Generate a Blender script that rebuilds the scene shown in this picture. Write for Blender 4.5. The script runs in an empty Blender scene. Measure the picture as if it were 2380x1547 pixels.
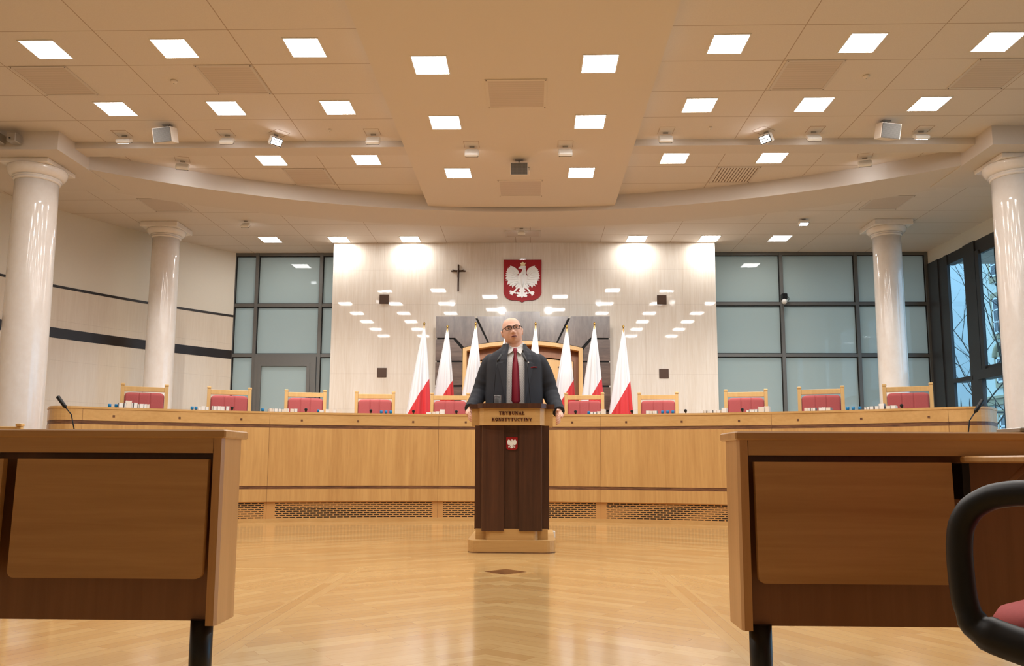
import bpy, math, random
from math import sin, cos, pi, radians, sqrt, atan2, exp, asin, hypot
from mathutils import Vector, Matrix, Euler
from mathutils.geometry import tessellate_polygon
random.seed(7)
S = bpy.context.scene
COL = S.collection

# ---------------------------------------------------------------- camera
F, PCX, PCY = 1903.0, 1190.0, 838.6
YAW, PITCH, ROLL = -.0249, .122, .0043
cam = bpy.data.cameras.new('camera')
cam.sensor_width = 36.0
cam.sensor_fit = 'HORIZONTAL'
cam.lens = F/2380*36.0
cam.shift_x = 0.0
cam.shift_y = (PCY-773.5)/2380.0
cam.clip_end = 300
co = bpy.data.objects.new('camera', cam); COL.objects.link(co)
fw = Vector((sin(YAW)*cos(PITCH), cos(YAW)*cos(PITCH), sin(PITCH)))
ri = Vector((cos(YAW), -sin(YAW), 0)); up = ri.cross(fw)
r2 = ri*cos(ROLL)+up*sin(ROLL); u2 = -ri*sin(ROLL)+up*cos(ROLL)
M = Matrix((r2, u2, -fw)).transposed().to_4x4(); M.translation = Vector((.165, 0, .68))
co.matrix_world = M
S.camera = co
# ---------------------------------------------------------------- exposure, sky
S.view_settings.view_transform = 'Standard'
S.view_settings.look = 'None'
S.view_settings.gamma = 1.0
S.view_settings.use_curve_mapping = False
S.view_settings.exposure = 1.47
LIGHT = 14.0       # emission of the ceiling panels
W = bpy.data.worlds.new('dusk_sky'); S.world = W; W.use_nodes = True
bg = W.node_tree.nodes['Background']
bg.inputs[0].default_value = (.40, .60, .80, 1); bg.inputs[1].default_value = 1.25

# ---------------------------------------------------------------- node helpers
def lin(c):
    c = c/255.0
    return c/12.92 if c <= .04045 else ((c+.055)/1.055)**2.4
def rgb(r, g, b): return (lin(r), lin(g), lin(b), 1.0)
class N:
    """small math on shader sockets"""
    def __init__(s, nt, sock): s.nt, s.s = nt, sock
    def op(s, o, *a):
        n = s.nt.nodes.new('ShaderNodeMath'); n.operation = o
        for i, v in enumerate((s,)+a):
            if isinstance(v, N): s.nt.links.new(v.s, n.inputs[i])
            else: n.inputs[i].default_value = v
        return N(s.nt, n.outputs[0])
    def __add__(s, o): return s.op('ADD', o)
    def __sub__(s, o): return s.op('SUBTRACT', o)
    def __mul__(s, o): return s.op('MULTIPLY', o)
    def __truediv__(s, o): return s.op('DIVIDE', o)
    def __lt__(s, o): return s.op('LESS_THAN', o)
    def __gt__(s, o): return s.op('GREATER_THAN', o)
    def abs(s): return s.op('ABSOLUTE')
    def fr(s): return s.op('FRACT')
def newmat(name):
    m = bpy.data.materials.new(name); m.use_nodes = True
    nt = m.node_tree; p = nt.nodes['Principled BSDF']
    return m, nt, p
def coords(nt, kind='Object'):
    t = nt.nodes.new('ShaderNodeTexCoord'); sp = nt.nodes.new('ShaderNodeSeparateXYZ')
    nt.links.new(t.outputs[kind], sp.inputs[0])
    return t.outputs[kind], [N(nt, sp.outputs[i]) for i in range(3)]
def comb(nt, *a):
    n = nt.nodes.new('ShaderNodeCombineXYZ')
    for i, v in enumerate(a):
        if isinstance(v, N): nt.links.new(v.s, n.inputs[i])
        else: n.inputs[i].default_value = v
    return n.outputs[0]
def mixc(nt, f, a, b):
    n = nt.nodes.new('ShaderNodeMix'); n.data_type = 'RGBA'
    for idx, v in ((0, f), (6, a), (7, b)):
        if isinstance(v, N): nt.links.new(v.s, n.inputs[idx])
        elif isinstance(v, bpy.types.NodeSocket): nt.links.new(v, n.inputs[idx])
        else: n.inputs[idx].default_value = v
    return n.outputs[2]
def noise(nt, vec, scale, detail=4, rough=.6, dist=0):
    n = nt.nodes.new('ShaderNodeTexNoise'); nt.links.new(vec, n.inputs['Vector'])
    n.inputs['Scale'].default_value = scale; n.inputs['Detail'].default_value = detail
    n.inputs['Roughness'].default_value = rough; n.inputs['Distortion'].default_value = dist
    return N(nt, n.outputs[0])
def ramp(nt, f, lo, hi):
    n = nt.nodes.new('ShaderNodeMapRange'); nt.links.new(f.s, n.inputs[0])
    n.inputs[1].default_value = lo; n.inputs[2].default_value = hi
    return N(nt, n.outputs[0])
def plain(name, c, rough=.5, metal=0, coat=0, spec=.5, var=.04, vs=30):
    m, nt, p = newmat(name)
    v, _ = coords(nt)
    f = noise(nt, v, vs)
    nt.links.new(mixc(nt, f, tuple(x*(1-var) for x in c[:3])+(1,), tuple(min(1, x*(1+var)) for x in c[:3])+(1,)), p.inputs['Base Color'])
    p.inputs['Roughness'].default_value = rough; p.inputs['Metallic'].default_value = metal
    p.inputs['Coat Weight'].default_value = coat; p.inputs['Specular IOR Level'].default_value = spec
    return m
def wood(name, c1, c2, stretch=(1, 1, .06), scale=38, rough=.42, coat=.15, band=.5):
    """fine straight grain running along the axis with the small stretch value"""
    m, nt, p = newmat(name)
    v, (x, y, z) = coords(nt)
    vec = comb(nt, x*stretch[0], y*stretch[1], z*stretch[2])
    a = noise(nt, vec, scale, 6, .65, .3); b = noise(nt, vec, scale*.16, 2, .5, .6)
    f = ramp(nt, a*(1-band)+b*band, .36, .64)
    nt.links.new(mixc(nt, f, c1, c2), p.inputs['Base Color'])
    p.inputs['Roughness'].default_value = rough; p.inputs['Coat Weight'].default_value = coat
    p.inputs['Coat Roughness'].default_value = .15
    return m
def emit(name, c, st):
    m, nt, p = newmat(name)
    p.inputs['Base Color'].default_value = (.8, .8, .8, 1)
    p.inputs['Emission Color'].default_value = c; p.inputs['Emission Strength'].default_value = st
    return m

MT = {}
MT['oak'] = wood('oak_veneer', rgb(190, 144, 86), rgb(212, 168, 106))
MT['oak_h'] = wood('oak_veneer_lengthwise', rgb(198, 154, 94), rgb(214, 172, 112), (.06, 1, 1))
MT['oak_light'] = wood('pale_beech', rgb(212, 170, 108), rgb(226, 186, 124), (1, 1, .08))
MT['desk'] = wood('honey_veneer_lengthwise', rgb(190, 142, 88), rgb(214, 168, 112), (.05, 1, 1), 30, .35, .2)
MT['desk_v'] = wood('honey_veneer_upright', rgb(194, 146, 94), rgb(214, 166, 112), (1, 1, .05), 30, .35, .2)
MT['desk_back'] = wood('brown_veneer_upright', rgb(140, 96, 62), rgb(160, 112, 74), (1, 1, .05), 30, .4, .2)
MT['stripe'] = wood('brown_inlay', rgb(80, 48, 30), rgb(132, 90, 60), (.12, .12, 1), 60, .5, 0, .2)
MT['wenge'] = wood('dark_walnut', rgb(60, 34, 22), rgb(90, 54, 36), (1, 1, .05), 34, .38, .1)
MT['wenge_h'] = wood('smoked_oak_lengthwise', rgb(72, 54, 46), rgb(112, 90, 78), (.10, 1, 1), 30, .32, .3, .35)
MT['wenge_r'] = wood('smoked_oak', rgb(80, 66, 60), rgb(122, 106, 98), (.5, 1, .12), 24, .28, .4, .35)
MT['black'] = plain('black_plastic', rgb(13, 13, 14), .42, spec=.35)
MT['black_metal'] = plain('black_steel', rgb(18, 17, 17), .35)
MT['frame'] = plain('anthracite_aluminium', rgb(108, 108, 106), .4, .2)
MT['gap'] = plain('black_gap', rgb(10, 9, 8), .8)
MT['paint'] = plain('warm_white_paint', rgb(226, 216, 204), .75)
MT['white'] = plain('white_plastic', rgb(228, 226, 222), .45)
MT['whitesatin'] = plain('white_enamel', rgb(245, 245, 243), .35)
MT['red_fabric'] = plain('red_upholstery', rgb(182, 88, 88), .85, var=.12, vs=120)
MT['red'] = plain('crimson_enamel', rgb(160, 22, 28), .55, spec=.3)
MT['gold'] = plain('aged_brass', rgb(190, 150, 80), .3, .9)
MT['palegold'] = plain('pale_gold', rgb(226, 210, 160), .4, .3)
MT['bronze'] = plain('dark_bronze', rgb(74, 52, 38), .4, .4)
MT['steel'] = plain('brushed_steel', rgb(170, 166, 160), .35, .6)
MT['paper'] = plain('white_paper', rgb(250, 248, 244), .8)
MT['paper2'] = plain('cream_paper', rgb(246, 234, 218), .8)
MT['cover'] = plain('grey_book_cover', rgb(150, 150, 152), .6)
MT['cover2'] = plain('red_book_cover', rgb(150, 60, 66), .6)
MT['blue'] = plain('blue_cap', rgb(30, 130, 190), .35)
MT['suit'] = plain('charcoal_wool', rgb(42, 44, 51), .85, var=.12, vs=200)
MT['lapel'] = plain('charcoal_wool_lapel', rgb(47, 49, 56), .8, var=.1, vs=200)
MT['tie'] = plain('burgundy_silk', rgb(138, 24, 44), .5, var=.1, vs=300)
MT['skin'] = plain('skin', rgb(226, 176, 152), .5, var=.05, vs=14)
MT['lips'] = plain('lips', rgb(188, 122, 112), .5)
MT['mouth'] = plain('mouth_shadow', rgb(70, 26, 26), .7)
MT['eye'] = plain('eye_white', rgb(225, 222, 216), .2)
MT['iris'] = plain('iris', rgb(60, 50, 44), .2)
MT['brow'] = plain('eyebrow_hair', rgb(170, 136, 112), .9)
MT['letters'] = plain('dark_red_letters', rgb(78, 26, 22), .4)
MT['asphalt'] = plain('paving', rgb(110, 110, 108), .9, vs=4)
MT['facade'] = plain('pale_render', rgb(226, 230, 232), .9, vs=1)
MT['facade2'] = plain('cream_render', rgb(208, 210, 200), .9, vs=1)
MT['stone'] = plain('sandstone_trim', rgb(168, 156, 128), .9, vs=3)
MT['winwhite'] = plain('white_sash', rgb(225, 228, 230), .6)
MT['darkglass'] = plain('dark_window_glass', rgb(40, 50, 58), .08, spec=.8)
MT['bark'] = plain('bark', rgb(52, 46, 42), .9)
MT['lens_dim'] = emit('led_lens_turned_away', (.97, .98, 1, 1), LIGHT*.25)
MT['lens'] = emit('led_lens', (.97, .98, 1, 1), LIGHT*.8)

def mk_panel():
    return emit('light_diffuser', (1, .985, .96, 1), LIGHT)
MT['panel'] = mk_panel()

def mk_dots():
    m, nt, p = newmat('dotted_cotton')
    v, (x, y, z) = coords(nt)
    row = (z/.0065).op('FLOOR')*.5
    a = ((x/.013)+row).fr()-.5; b = (z/.0065).fr()-.5
    d = (a*a*4.0+b*b) < .075
    nt.links.new(mixc(nt, d, rgb(242, 242, 241), rgb(140, 146, 158)), p.inputs['Base Color'])
    p.inputs['Roughness'].default_value = .8
    return m
MT['shirt'] = mk_dots()

def mk_ceiling():
    m, nt, p = newmat('ceiling_tiles')
    v, (x, y, z) = coords(nt)
    sx = (((x.abs()-1.375)/1.245+.5).fr()-.5).abs()*1.245
    rear = y > 9.75
    yy = (y*-1.0+9.62)*((rear*-1.0)+1.0)+(y-9.88)*rear
    sy = ((yy/.658+.5).fr()-.5).abs()*.658
    line = sx.op('MINIMUM', sy) < .005
    n = noise(nt, v, 90, 3)
    c = mixc(nt, n, rgb(212, 203, 195), rgb(224, 216, 208))
    nt.links.new(mixc(nt, line, c, rgb(176, 158, 142)), p.inputs['Base Color'])
    p.inputs['Roughness'].default_value = .85
    b = nt.nodes.new('ShaderNodeBump'); b.inputs['Strength'].default_value = .25; b.inputs['Distance'].default_value = .003
    nt.links.new(noise(nt, v, 240, 2).s, b.inputs['Height']); nt.links.new(b.outputs[0], p.inputs['Normal'])
    return m
MT['ceiling'] = mk_ceiling()
MT['soffit'] = plain('smooth_plaster', rgb(218, 208, 196), .8, var=.02, vs=60)
MT['beam'] = plain('beam_plaster', rgb(212, 203, 194), .8, var=.02, vs=60)
MT['cream'] = plain('cream_wall_paint', rgb(230, 224, 210), .6, var=.02)

def mk_marble(name, c1, c2, tile=(.667, .625), rough=.07, vein=(1, 1, .05), tang=False, spec=.5):
    m, nt, p = newmat(name)
    v, (x, y, z) = coords(nt)
    vec = comb(nt, x*vein[0], y*vein[1], z*vein[2])
    a = noise(nt, vec, 34, 6, .7, .2); b = noise(nt, vec, 3, 3)
    f = ramp(nt, a*.6+b*.4, .34, .66)
    col = mixc(nt, f, c1, c2)
    if tile:
        h = (((z-.335)/tile[1]+.5).fr()-.5).abs()*tile[1]
        if tang: ln = h < .0022
        else: ln = h.op('MINIMUM', ((x/tile[0]+.25).fr()-.5).abs()*tile[0]) < .0022
        col = mixc(nt, ln*.25, col, rgb(150, 130, 112))
    nt.links.new(col, p.inputs['Base Color'])
    p.inputs['Roughness'].default_value = rough
    p.inputs['Specular IOR Level'].default_value = spec
    bm_ = nt.nodes.new('ShaderNodeBump'); bm_.inputs['Strength'].default_value = .008; bm_.inputs['Distance'].default_value = .002
    nt.links.new(noise(nt, v, 2.2, 2).s, bm_.inputs['Height']); nt.links.new(bm_.outputs[0], p.inputs['Normal'])
    return m
MT['marble'] = mk_marble('polished_beige_marble', rgb(222, 211, 196), rgb(241, 235, 226), rough=.03, spec=.7)
MT['marble_wall'] = mk_marble('honed_beige_marble', rgb(221, 208, 190), rgb(233, 223, 208), rough=.18, tang=True)
MT['column'] = mk_marble('polished_column_marble', rgb(235, 227, 220), rgb(244, 240, 236), None, .10, (.3, .3, .2), spec=.7)

def mk_floor():
    m, nt, p = newmat('oak_parquet')
    v, (x, y, z) = coords(nt)
    ax = x.abs()
    def br(deg, w=.52, h=.068):
        c, s = cos(radians(deg)), sin(radians(deg))
        n = nt.nodes.new('ShaderNodeTexBrick')
        nt.links.new(comb(nt, ax*c+y*s+40, ax*(-s)+y*c+40, 0), n.inputs['Vector'])
        n.inputs['Color1'].default_value = rgb(190, 148, 90); n.inputs['Color2'].default_value = rgb(214, 180, 122)
        n.inputs['Mortar'].default_value = rgb(170, 122, 72); n.inputs['Scale'].default_value = 1
        n.inputs['Mortar Size'].default_value = .0009; n.inputs['Brick Width'].default_value = w; n.inputs['Row Height'].default_value = h
        n.inputs['Bias'].default_value = .1; n.offset = .37
        g = noise(nt, comb(nt, (ax*c+y*s)*.07, ax*(-s)+y*c, 0), 60, 5, .6, .3)
        return mixc(nt, ramp(nt, g, .35, .65)*.35, n.outputs['Color'], rgb(192, 148, 96))
    inner = br(-34); outer = br(-62); by = br(90, .9, .05); bx = br(0, .9, .05)
    near = y < 5.12
    out = (ax > .97)*near
    c = mixc(nt, out, inner, outer)
    c = mixc(nt, (ax > .90)*(ax < 1.02)*(y < 5.4), c, by)
    c = mixc(nt, (ax > .96)*(y > 5.12)*(y < 5.42), c, bx)
    dia = (ax+(y-5.21).abs()) < .135
    c = mixc(nt, dia, c, rgb(92, 54, 36))
    nt.links.new(c, p.inputs['Base Color'])
    p.inputs['Roughness'].default_value = .22
    p.inputs['Coat Weight'].default_value = .5; p.inputs['Coat Roughness'].default_value = .09
    b = nt.nodes.new('ShaderNodeBump'); b.inputs['Strength'].default_value = .07; b.inputs['Distance'].default_value = .01
    nt.links.new(noise(nt, v, 14, 2).s, b.inputs['Height']); nt.links.new(b.outputs[0], p.inputs['Normal'])
    return m
MT['floor'] = mk_floor()

def mk_grille():
    """oak board with rows of dark slots; UV is (arc length, height) in metres"""
    m, nt, p = newmat('slotted_oak_board')
    v, (u, w, _) = coords(nt, 'UV')
    row = w/.0225
    k = (row.op('FLOOR')*.5).fr()   # 0 or .5
    fu = (u/.074+k).fr(); fv = row.fr()
    slot = ((fu-.5).abs() < .41)*((fv-.5).abs() < .24)
    cell = (u+.935)/1.87
    lf = (cell.fr()-.5).abs()*1.87
    inside = (lf < .875)*(w > .004)*(w < .185)
    slot = slot*inside
    nt.links.new(mixc(nt, slot, rgb(206, 154, 92), rgb(14, 12, 12)), p.inputs['Base Color'])
    p.inputs['Roughness'].default_value = .5
    return m
MT['grille'] = mk_grille()

def mk_slats(axis, pitch, name, c1, c2, duty=.5):
    m, nt, p = newmat(name)
    v, xyz = coords(nt)
    f = (xyz[axis]/pitch).fr() < duty
    nt.links.new(mixc(nt, f, c1, c2), p.inputs['Base Color']); p.inputs['Roughness'].default_value = .7
    return m
MT['ventgrille'] = mk_slats(1, .022, 'fine_vent_slats', rgb(212, 200, 189), rgb(186, 171, 158), .4)
MT['ventslot'] = mk_slats(0, .04, 'wide_vent_slats', rgb(224, 214, 202), rgb(120, 98, 82), .35)
def mk_mesh():
    m, nt, p = newmat('perforated_speaker_mesh')
    v, (x, y, z) = coords(nt)
    f = ((x/.008).fr()-.5).abs()+((z/.008).fr()-.5).abs() < .42
    nt.links.new(mixc(nt, f, rgb(116, 110, 103), rgb(62, 57, 52)), p.inputs['Base Color']); p.inputs['Roughness'].default_value = .6
    return m
MT['mesh'] = mk_mesh()

def mk_frost():
    m, nt, p = newmat('frosted_glass')
    p.inputs['Base Color'].default_value = rgb(172, 184, 178)
    p.inputs['Roughness'].default_value = .5
    p.inputs['Coat Weight'].default_value = 1.0; p.inputs['Coat Roughness'].default_value = .015; p.inputs['Coat IOR'].default_value = 1.5
    t = nt.nodes.new('ShaderNodeBsdfTranslucent'); t.inputs[0].default_value = (.78, .75, .68, 1)
    mx = nt.nodes.new('ShaderNodeMixShader'); mx.inputs[0].default_value = .5
    nt.links.new(p.outputs[0], mx.inputs[1]); nt.links.new(t.outputs[0], mx.inputs[2])
    nt.links.new(mx.outputs[0], nt.nodes['Material Output'].inputs[0])
    return m
MT['frost'] = mk_frost()
def mk_glass(name='window_glass', tint=(.80, .93, .98, 1)):
    m, nt, p = newmat(name)
    nt.nodes.remove(p)
    tr = nt.nodes.new('ShaderNodeBsdfTransparent'); tr.inputs[0].default_value = tint
    gl = nt.nodes.new('ShaderNodeBsdfGlossy'); gl.inputs['Roughness'].default_value = .01
    lw = nt.nodes.new('ShaderNodeLayerWeight'); lw.inputs[0].default_value = .5
    fr = N(nt, lw.outputs['Facing']).op('POWER', 5.0)*.9+.04
    mx = nt.nodes.new('ShaderNodeMixShader')
    nt.links.new(fr.s, mx.inputs[0]); nt.links.new(tr.outputs[0], mx.inputs[1]); nt.links.new(gl.outputs[0], mx.inputs[2])
    nt.links.new(mx.outputs[0], nt.nodes['Material Output'].inputs[0])
    return m
MT['glass'] = mk_glass()
MT['clear'] = mk_glass('clear_drinking_glass', (.96, .97, .97, 1))
MT['lensglass'] = mk_glass('spectacle_lens', (.72, .68, .66, 1))
def mk_flag():
    m, nt, p = newmat('white_and_red_flag_satin')
    v, (x, y, z) = coords(nt)
    f = (z-x*1.7) < 1.50
    nt.links.new(mixc(nt, f, rgb(226, 226, 229), rgb(204, 44, 48)), p.inputs['Base Color'])
    p.inputs['Roughness'].default_value = .42; p.inputs['Sheen Weight'].default_value = .2
    return m
MT['flag'] = mk_flag()

# ---------------------------------------------------------------- mesh helpers
class MB:
    def __init__(s): s.v = []; s.f = []; s.sm = []; s.uv = None
    def add(s, vs, fs, smooth=False):
        o = len(s.v); s.v += [tuple(v) for v in vs]
        s.f += [tuple(i+o for i in f) for f in fs]; s.sm += [smooth]*len(fs); return s
    def box(s, x0, x1, y0, y1, z0, z1, M=None):
        vs = [Vector((x, y, z)) for z in (z0, z1) for y in (y0, y1) for x in (x0, x1)]
        if M is not None: vs = [M @ v for v in vs]
        return s.add(vs, [(0, 2, 3, 1), (4, 5, 7, 6), (0, 1, 5, 4), (2, 6, 7, 3), (0, 4, 6, 2), (1, 3, 7, 5)])
    def cbox(s, x0, x1, y0, y1, z0, z1, c=.004, M=None):
        """box with chamfered edges"""
        P = []
        for z, i in ((z0, c), (z0+c, 0), (z1-c, 0), (z1, c)):
            a, b, d, e = x0+i, x1-i, y0+i, y1-i
            P.append([(a+c, d, z), (b-c, d, z), (b, d+c, z), (b, e-c, z), (b-c, e, z), (a+c, e, z), (a, e-c, z), (a, d+c, z)])
        vs = [Vector(p) for r in P for p in r]
        if M is not None: vs = [M @ v for v in vs]
        fs = [tuple(range(7, -1, -1)), tuple(range(24, 32))]
        for r in range(3):
            for k in range(8):
                a = r*8+k; b = r*8+(k+1) % 8; fs.append((a, b, b+8, a+8))
        return s.add(vs, fs)
    def rings(s, R, cap=True, smooth=True, closed=True):
        n = len(R[0]); vs = [p for r in R for p in r]; fs = []
        for i in range(len(R)-1):
            for k in range(n if closed else n-1):
                a = i*n+k; b = i*n+(k+1) % n
                fs.append((a, b, b+n, a+n))
        s.add(vs, fs, smooth)
        if cap and closed:
            s.add(R[0], [tuple(range(n-1, -1, -1))]); s.add(R[-1], [tuple(range(n))])
        return s
    def lathe(s, prof, n=32, c=(0, 0, 0), smooth=True, cap=True):
        return s.rings([[(c[0]+r*cos(2*pi*k/n), c[1]+r*sin(2*pi*k/n), c[2]+z) for k in range(n)] for r, z in prof], cap, smooth)
    def tube(s, pts, rad, n=10, cap=True, flat=1.0):
        pts = [Vector(p) for p in pts]
        if not isinstance(rad, (list, tuple)): rad = [rad]*len(pts)
        R = []; prev = None
        for i, p in enumerate(pts):
            d = (pts[min(i+1, len(pts)-1)]-pts[max(i-1, 0)]).normalized()
            if prev is None:
                prev = d.cross(Vector((0, 0, 1)) if abs(d.z) < .9 else Vector((0, 1, 0))).normalized()
            u = (prev-d*prev.dot(d)).normalized(); w = d.cross(u); prev = u
            R.append([p+u*(rad[i]*cos(2*pi*k/n))+w*(rad[i]*flat*sin(2*pi*k/n)) for k in range(n)])
        return s.rings(R, cap, True)
    def prism(s, poly, d0, d1, f=lambda a, b, d: (a, b, d)):
        """poly in 2-D, extruded between d0 and d1; f maps (a,b,d) to 3-D"""
        n = len(poly)
        tris = tessellate_polygon([[Vector((a, b, 0)) for a, b in poly]])
        area = sum(poly[i][0]*poly[(i+1) % n][1]-poly[(i+1) % n][0]*poly[i][1] for i in range(n))
        vs = [f(a, b, d0) for a, b in poly]+[f(a, b, d1) for a, b in poly]
        fs = []
        for t in tris:
            fs.append(tuple(t)); fs.append(tuple(i+n for i in reversed(t)))
        for i in range(n):
            j = (i+1) % n; fs.append((i, j, j+n, i+n))
        return s.add(vs, fs)
    def build(s, name, mat, parent=None, recalc=True):
        me = bpy.data.meshes.new(name); me.from_pydata(s.v, [], s.f)
        me.polygons.foreach_set('use_smooth', s.sm)
        if s.uv:
            l = me.uv_layers.new(name='UVMap')
            for lo in me.loops: l.data[lo.index].uv = s.uv[lo.vertex_index]
        me.update()
        if recalc:
            import bmesh
            bm = bmesh.new(); bm.from_mesh(me); bmesh.ops.remove_doubles(bm, verts=bm.verts, dist=1e-6)
            bmesh.ops.recalc_face_normals(bm, faces=bm.faces); bm.to_mesh(me); bm.free()
        me.materials.append(MT[mat] if isinstance(mat, str) else mat)
        o = bpy.data.objects.new(name, me); COL.objects.link(o)
        if parent is not None: o.parent = parent
        return o
def thing(name, label, cat, loc=(0, 0, 0), rz=0, group=None):
    o = bpy.data.objects.new(name, None); COL.objects.link(o)
    o.empty_display_size = .05
    o.location = loc; o.rotation_euler = (0, 0, rz); o['label'] = label; o['category'] = cat
    if group: o['group'] = group
    return o
def tag(o, label, cat, group=None):
    o['label'] = label; o['category'] = cat
    if group: o['group'] = group
    return o
def struct(o): o['kind'] = 'structure'; return o
def kids(o): return [c for c in bpy.data.objects if c.parent == o]
def dup(root, loc, rz=0, label=None, group=None, tree=None):
    r = root.copy(); COL.objects.link(r); r.location = loc; r.rotation_euler = (0, 0, rz)
    if label: r['label'] = label
    if group: r['group'] = group
    for ch in kids(root):
        c = ch.copy(); COL.objects.link(c); c.parent = r
        for g in kids(ch):
            d = g.copy(); COL.objects.link(d); d.parent = c
    return r
ORD = ['first', 'second', 'third', 'fourth', 'fifth', 'sixth', 'seventh', 'eighth', 'ninth', 'tenth', 'eleventh', 'twelfth']
def nth(i, n):
    """place i of n counted from the left"""
    if i == 0: return 'leftmost'
    if i == n-1: return 'rightmost'
    return ORD[i]+' from the left'

CH = 4.58
# ================================================================= SETTING
struct(MB().box(-11, 9.5, -6, 16, -.2, 0).build('floor', 'floor'))
# raised dais behind the bench
def arc(r, a0, a1, n, C=(-.288, 1.89)):
    return [(C[0]+r*sin(a0+(a1-a0)*k/n), C[1]+r*cos(a0+(a1-a0)*k/n)) for k in range(n+1)]
dais = arc(8.15, -.60, .66, 40)+[(5.2, 14.33), (-5.4, 14.33)]
struct(MB().prism(dais, 0, .25).build('trim_1', 'oak_h'))
# ceiling slab with shadow joints
struct(MB().box(-11, 9.5, -6, 16, CH, CH+.2).build('ceiling', 'ceiling'))
# lowered central soffit
struct(MB().box(-1.375, 1.375, -5.9, 11.75, 4.42, CH+.02).build('trim_2', 'soffit'))
# straight cross beam
for i, (a, b) in enumerate(((-5.5, -1.375), (1.375, 5.5))):
    struct(MB().box(a, b, 9.61, 9.88, 4.50, CH+.02).build('trim_%d' % (3+i), 'beam'))
# curved beam (front R 9.1, back R 9.9 about (0,2.7)) meeting the column blocks
A = asin(5.5/9.1)
outer = [(9.92*sin(t), 2.7+9.92*cos(t)) for t in [(-A*.93+2*A*.93*k/60) for k in range(61)]]
inner = [(9.1*sin(t), 2.7+9.1*cos(t)) for t in [(A-2*A*k/60) for k in range(61)]]
struct(MB().prism(outer+[(5.5, 10.6)]+inner+[(-5.5, 10.6)], 4.36, CH+.02).build('trim_5', 'beam'))
# blocks over the front columns, running to the side walls
struct(MB().box(-9.2, -5.5, 9.25, 10.75, 4.35, CH+.02).build('trim_6', 'beam'))
struct(MB().box(5.5, 7.5, 9.25, 10.75, 4.35, CH+.02).build('trim_7', 'beam'))

# back wall: polished marble block
struct(MB().box(-3.42, 3.42, 14.35, 15.3, 0, CH).build('wall_back', 'marble'))
# dark square insets
for k, (x, z) in enumerate(((-2.485, 3.55), (-2.495, 2.23), (2.46, 3.535), (2.475, 2.22))):
    tag(MB().cbox(x-.083, x+.083, 14.335, 14.352, z-.083, z+.083, .002).build('wall_plate', 'bronze'),
        'square dark plate on the marble wall, %s of the %s pair' % (('upper' if k % 2 == 0 else 'lower'), ('left' if k < 2 else 'right')), 'plate', 'square plates on the marble wall')

# curved left wall: centre (4.459,6.295) R 13.21
WC = (4.459, 6.295); WR = 13.21
def wallarc(r, z0, z1, mat, name, parent=None, t=.0):
    a0 = atan2(-5.45-WC[0], 15.04-WC[1]); a1 = -1.82
    n = 60; m = MB(); R = []
    for k in range(n+1):
        a = a0+(a1-a0)*k/n
        p = lambda rr, z: (WC[0]+rr*sin(a), WC[1]+rr*cos(a), z)
        R.append([p(r, z0), p(r, z1), p(r+.2, z1), p(r+.2, z0)])
    m.rings(R, True, False)
    return m.build(name, mat, parent)
wl = struct(wallarc(WR, 0, 2.555, 'marble_wall', 'wall_left'))
struct(wallarc(WR-.004, 2.555, 2.715, 'wband', 'trim_8')) if False else None
MT['wband'] = plain('dark_stone_band', rgb(38, 30, 26), .3)
struct(wallarc(WR-.004, 2.555, 2.715, 'wband', 'trim_8'))
struct(wallarc(WR, 2.715, 3.345, 'marble_wall', 'wall_left_upper'))['kind'] = 'structure'
struct(wallarc(WR-.006, 3.345, 3.385, 'wband', 'trim_9'))
struct(wallarc(WR, 3.385, CH, 'cream', 'wall_left_cream'))
for nm, a in (('wall_front', (-9, 9.5, -6.0, -5.8)),):
    struct(MB().box(*a, 0, CH).build(nm, 'cream'))
struct(MB().box(-8.6, -8.4, -6, 3.2, 0, CH).build('wall_left_near', 'cream'))
struct(MB().box(7.5, 7.7, -6, 4.0, 0, CH).build('wall_right', 'cream'))
# right header above the glazing
struct(MB().box(7.5, 7.75, 4.0, 15.2, 4.34, CH).build('trim_10', 'cream'))

# ---- rear glazing (frosted)
def glazing(name, xs, zs, x0, x1, door=None):
    Y = 15.05
    fr = MB()
    w = .03
    for x in xs: fr.box(x-w, x+w, Y-.02, Y+.10, 0, CH)
    for z in zs: fr.box(x0, x1, Y-.012, Y+.09, z-w, z+w)
    fo = struct(fr.build(name, 'frame'))
    allx = sorted(xs); allz = [.03]+sorted(zs)
    for i in range(len(allx)-1):
        for j in range(len(allz)-1):
            if door and i == door[0] and j == 0: continue
            xa, xb, za, zb = allx[i]+.02, allx[i+1]-.02, allz[j]+.02, allz[j+1]-.02
            pn = MB().box(xa, xb, Y+.03, Y+.045, za, zb).build('pane', 'frost', fo)
            q = .022
            MB().box(xa, xa+q, Y+.015, Y+.031, za, zb).box(xb-q, xb, Y+.015, Y+.031, za, zb).box(xa+q, xb-q, Y+.015, Y+.031, za, za+q).box(xa+q, xb-q, Y+.015, Y+.031, zb-q, zb).build('gasket', 'gap', pn)
    # thin glazing beads
    return fo
w1 = glazing('window_1', [-5.47, -5.035, -3.815, -3.45], [4.55, 3.575, 2.625], -5.48, -3.42, door=(1,))
d = struct(MB().box(-5.0, -4.89, 15.0, 15.1, 0, 2.6).box(-4.0, -3.85, 15.0, 15.1, 0, 2.6).box(-4.89, -4.0, 15.0, 15.1, 2.43, 2.6).build('door_2', 'frame'))
MB().box(-4.93, -4.87, 14.985, 15.05, .1, 2.48).box(-4.02, -3.96, 14.985, 15.05, .1, 2.48).box(-4.87, -4.02, 14.985, 15.05, 2.42, 2.48).box(-4.87, -4.02, 14.985, 15.05, .1, .3).build('leaf_frame', 'frame', d)
MB().box(-4.87, -4.02, 15.02, 15.03, .3, 2.42).build('pane', 'frost', d)
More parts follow.
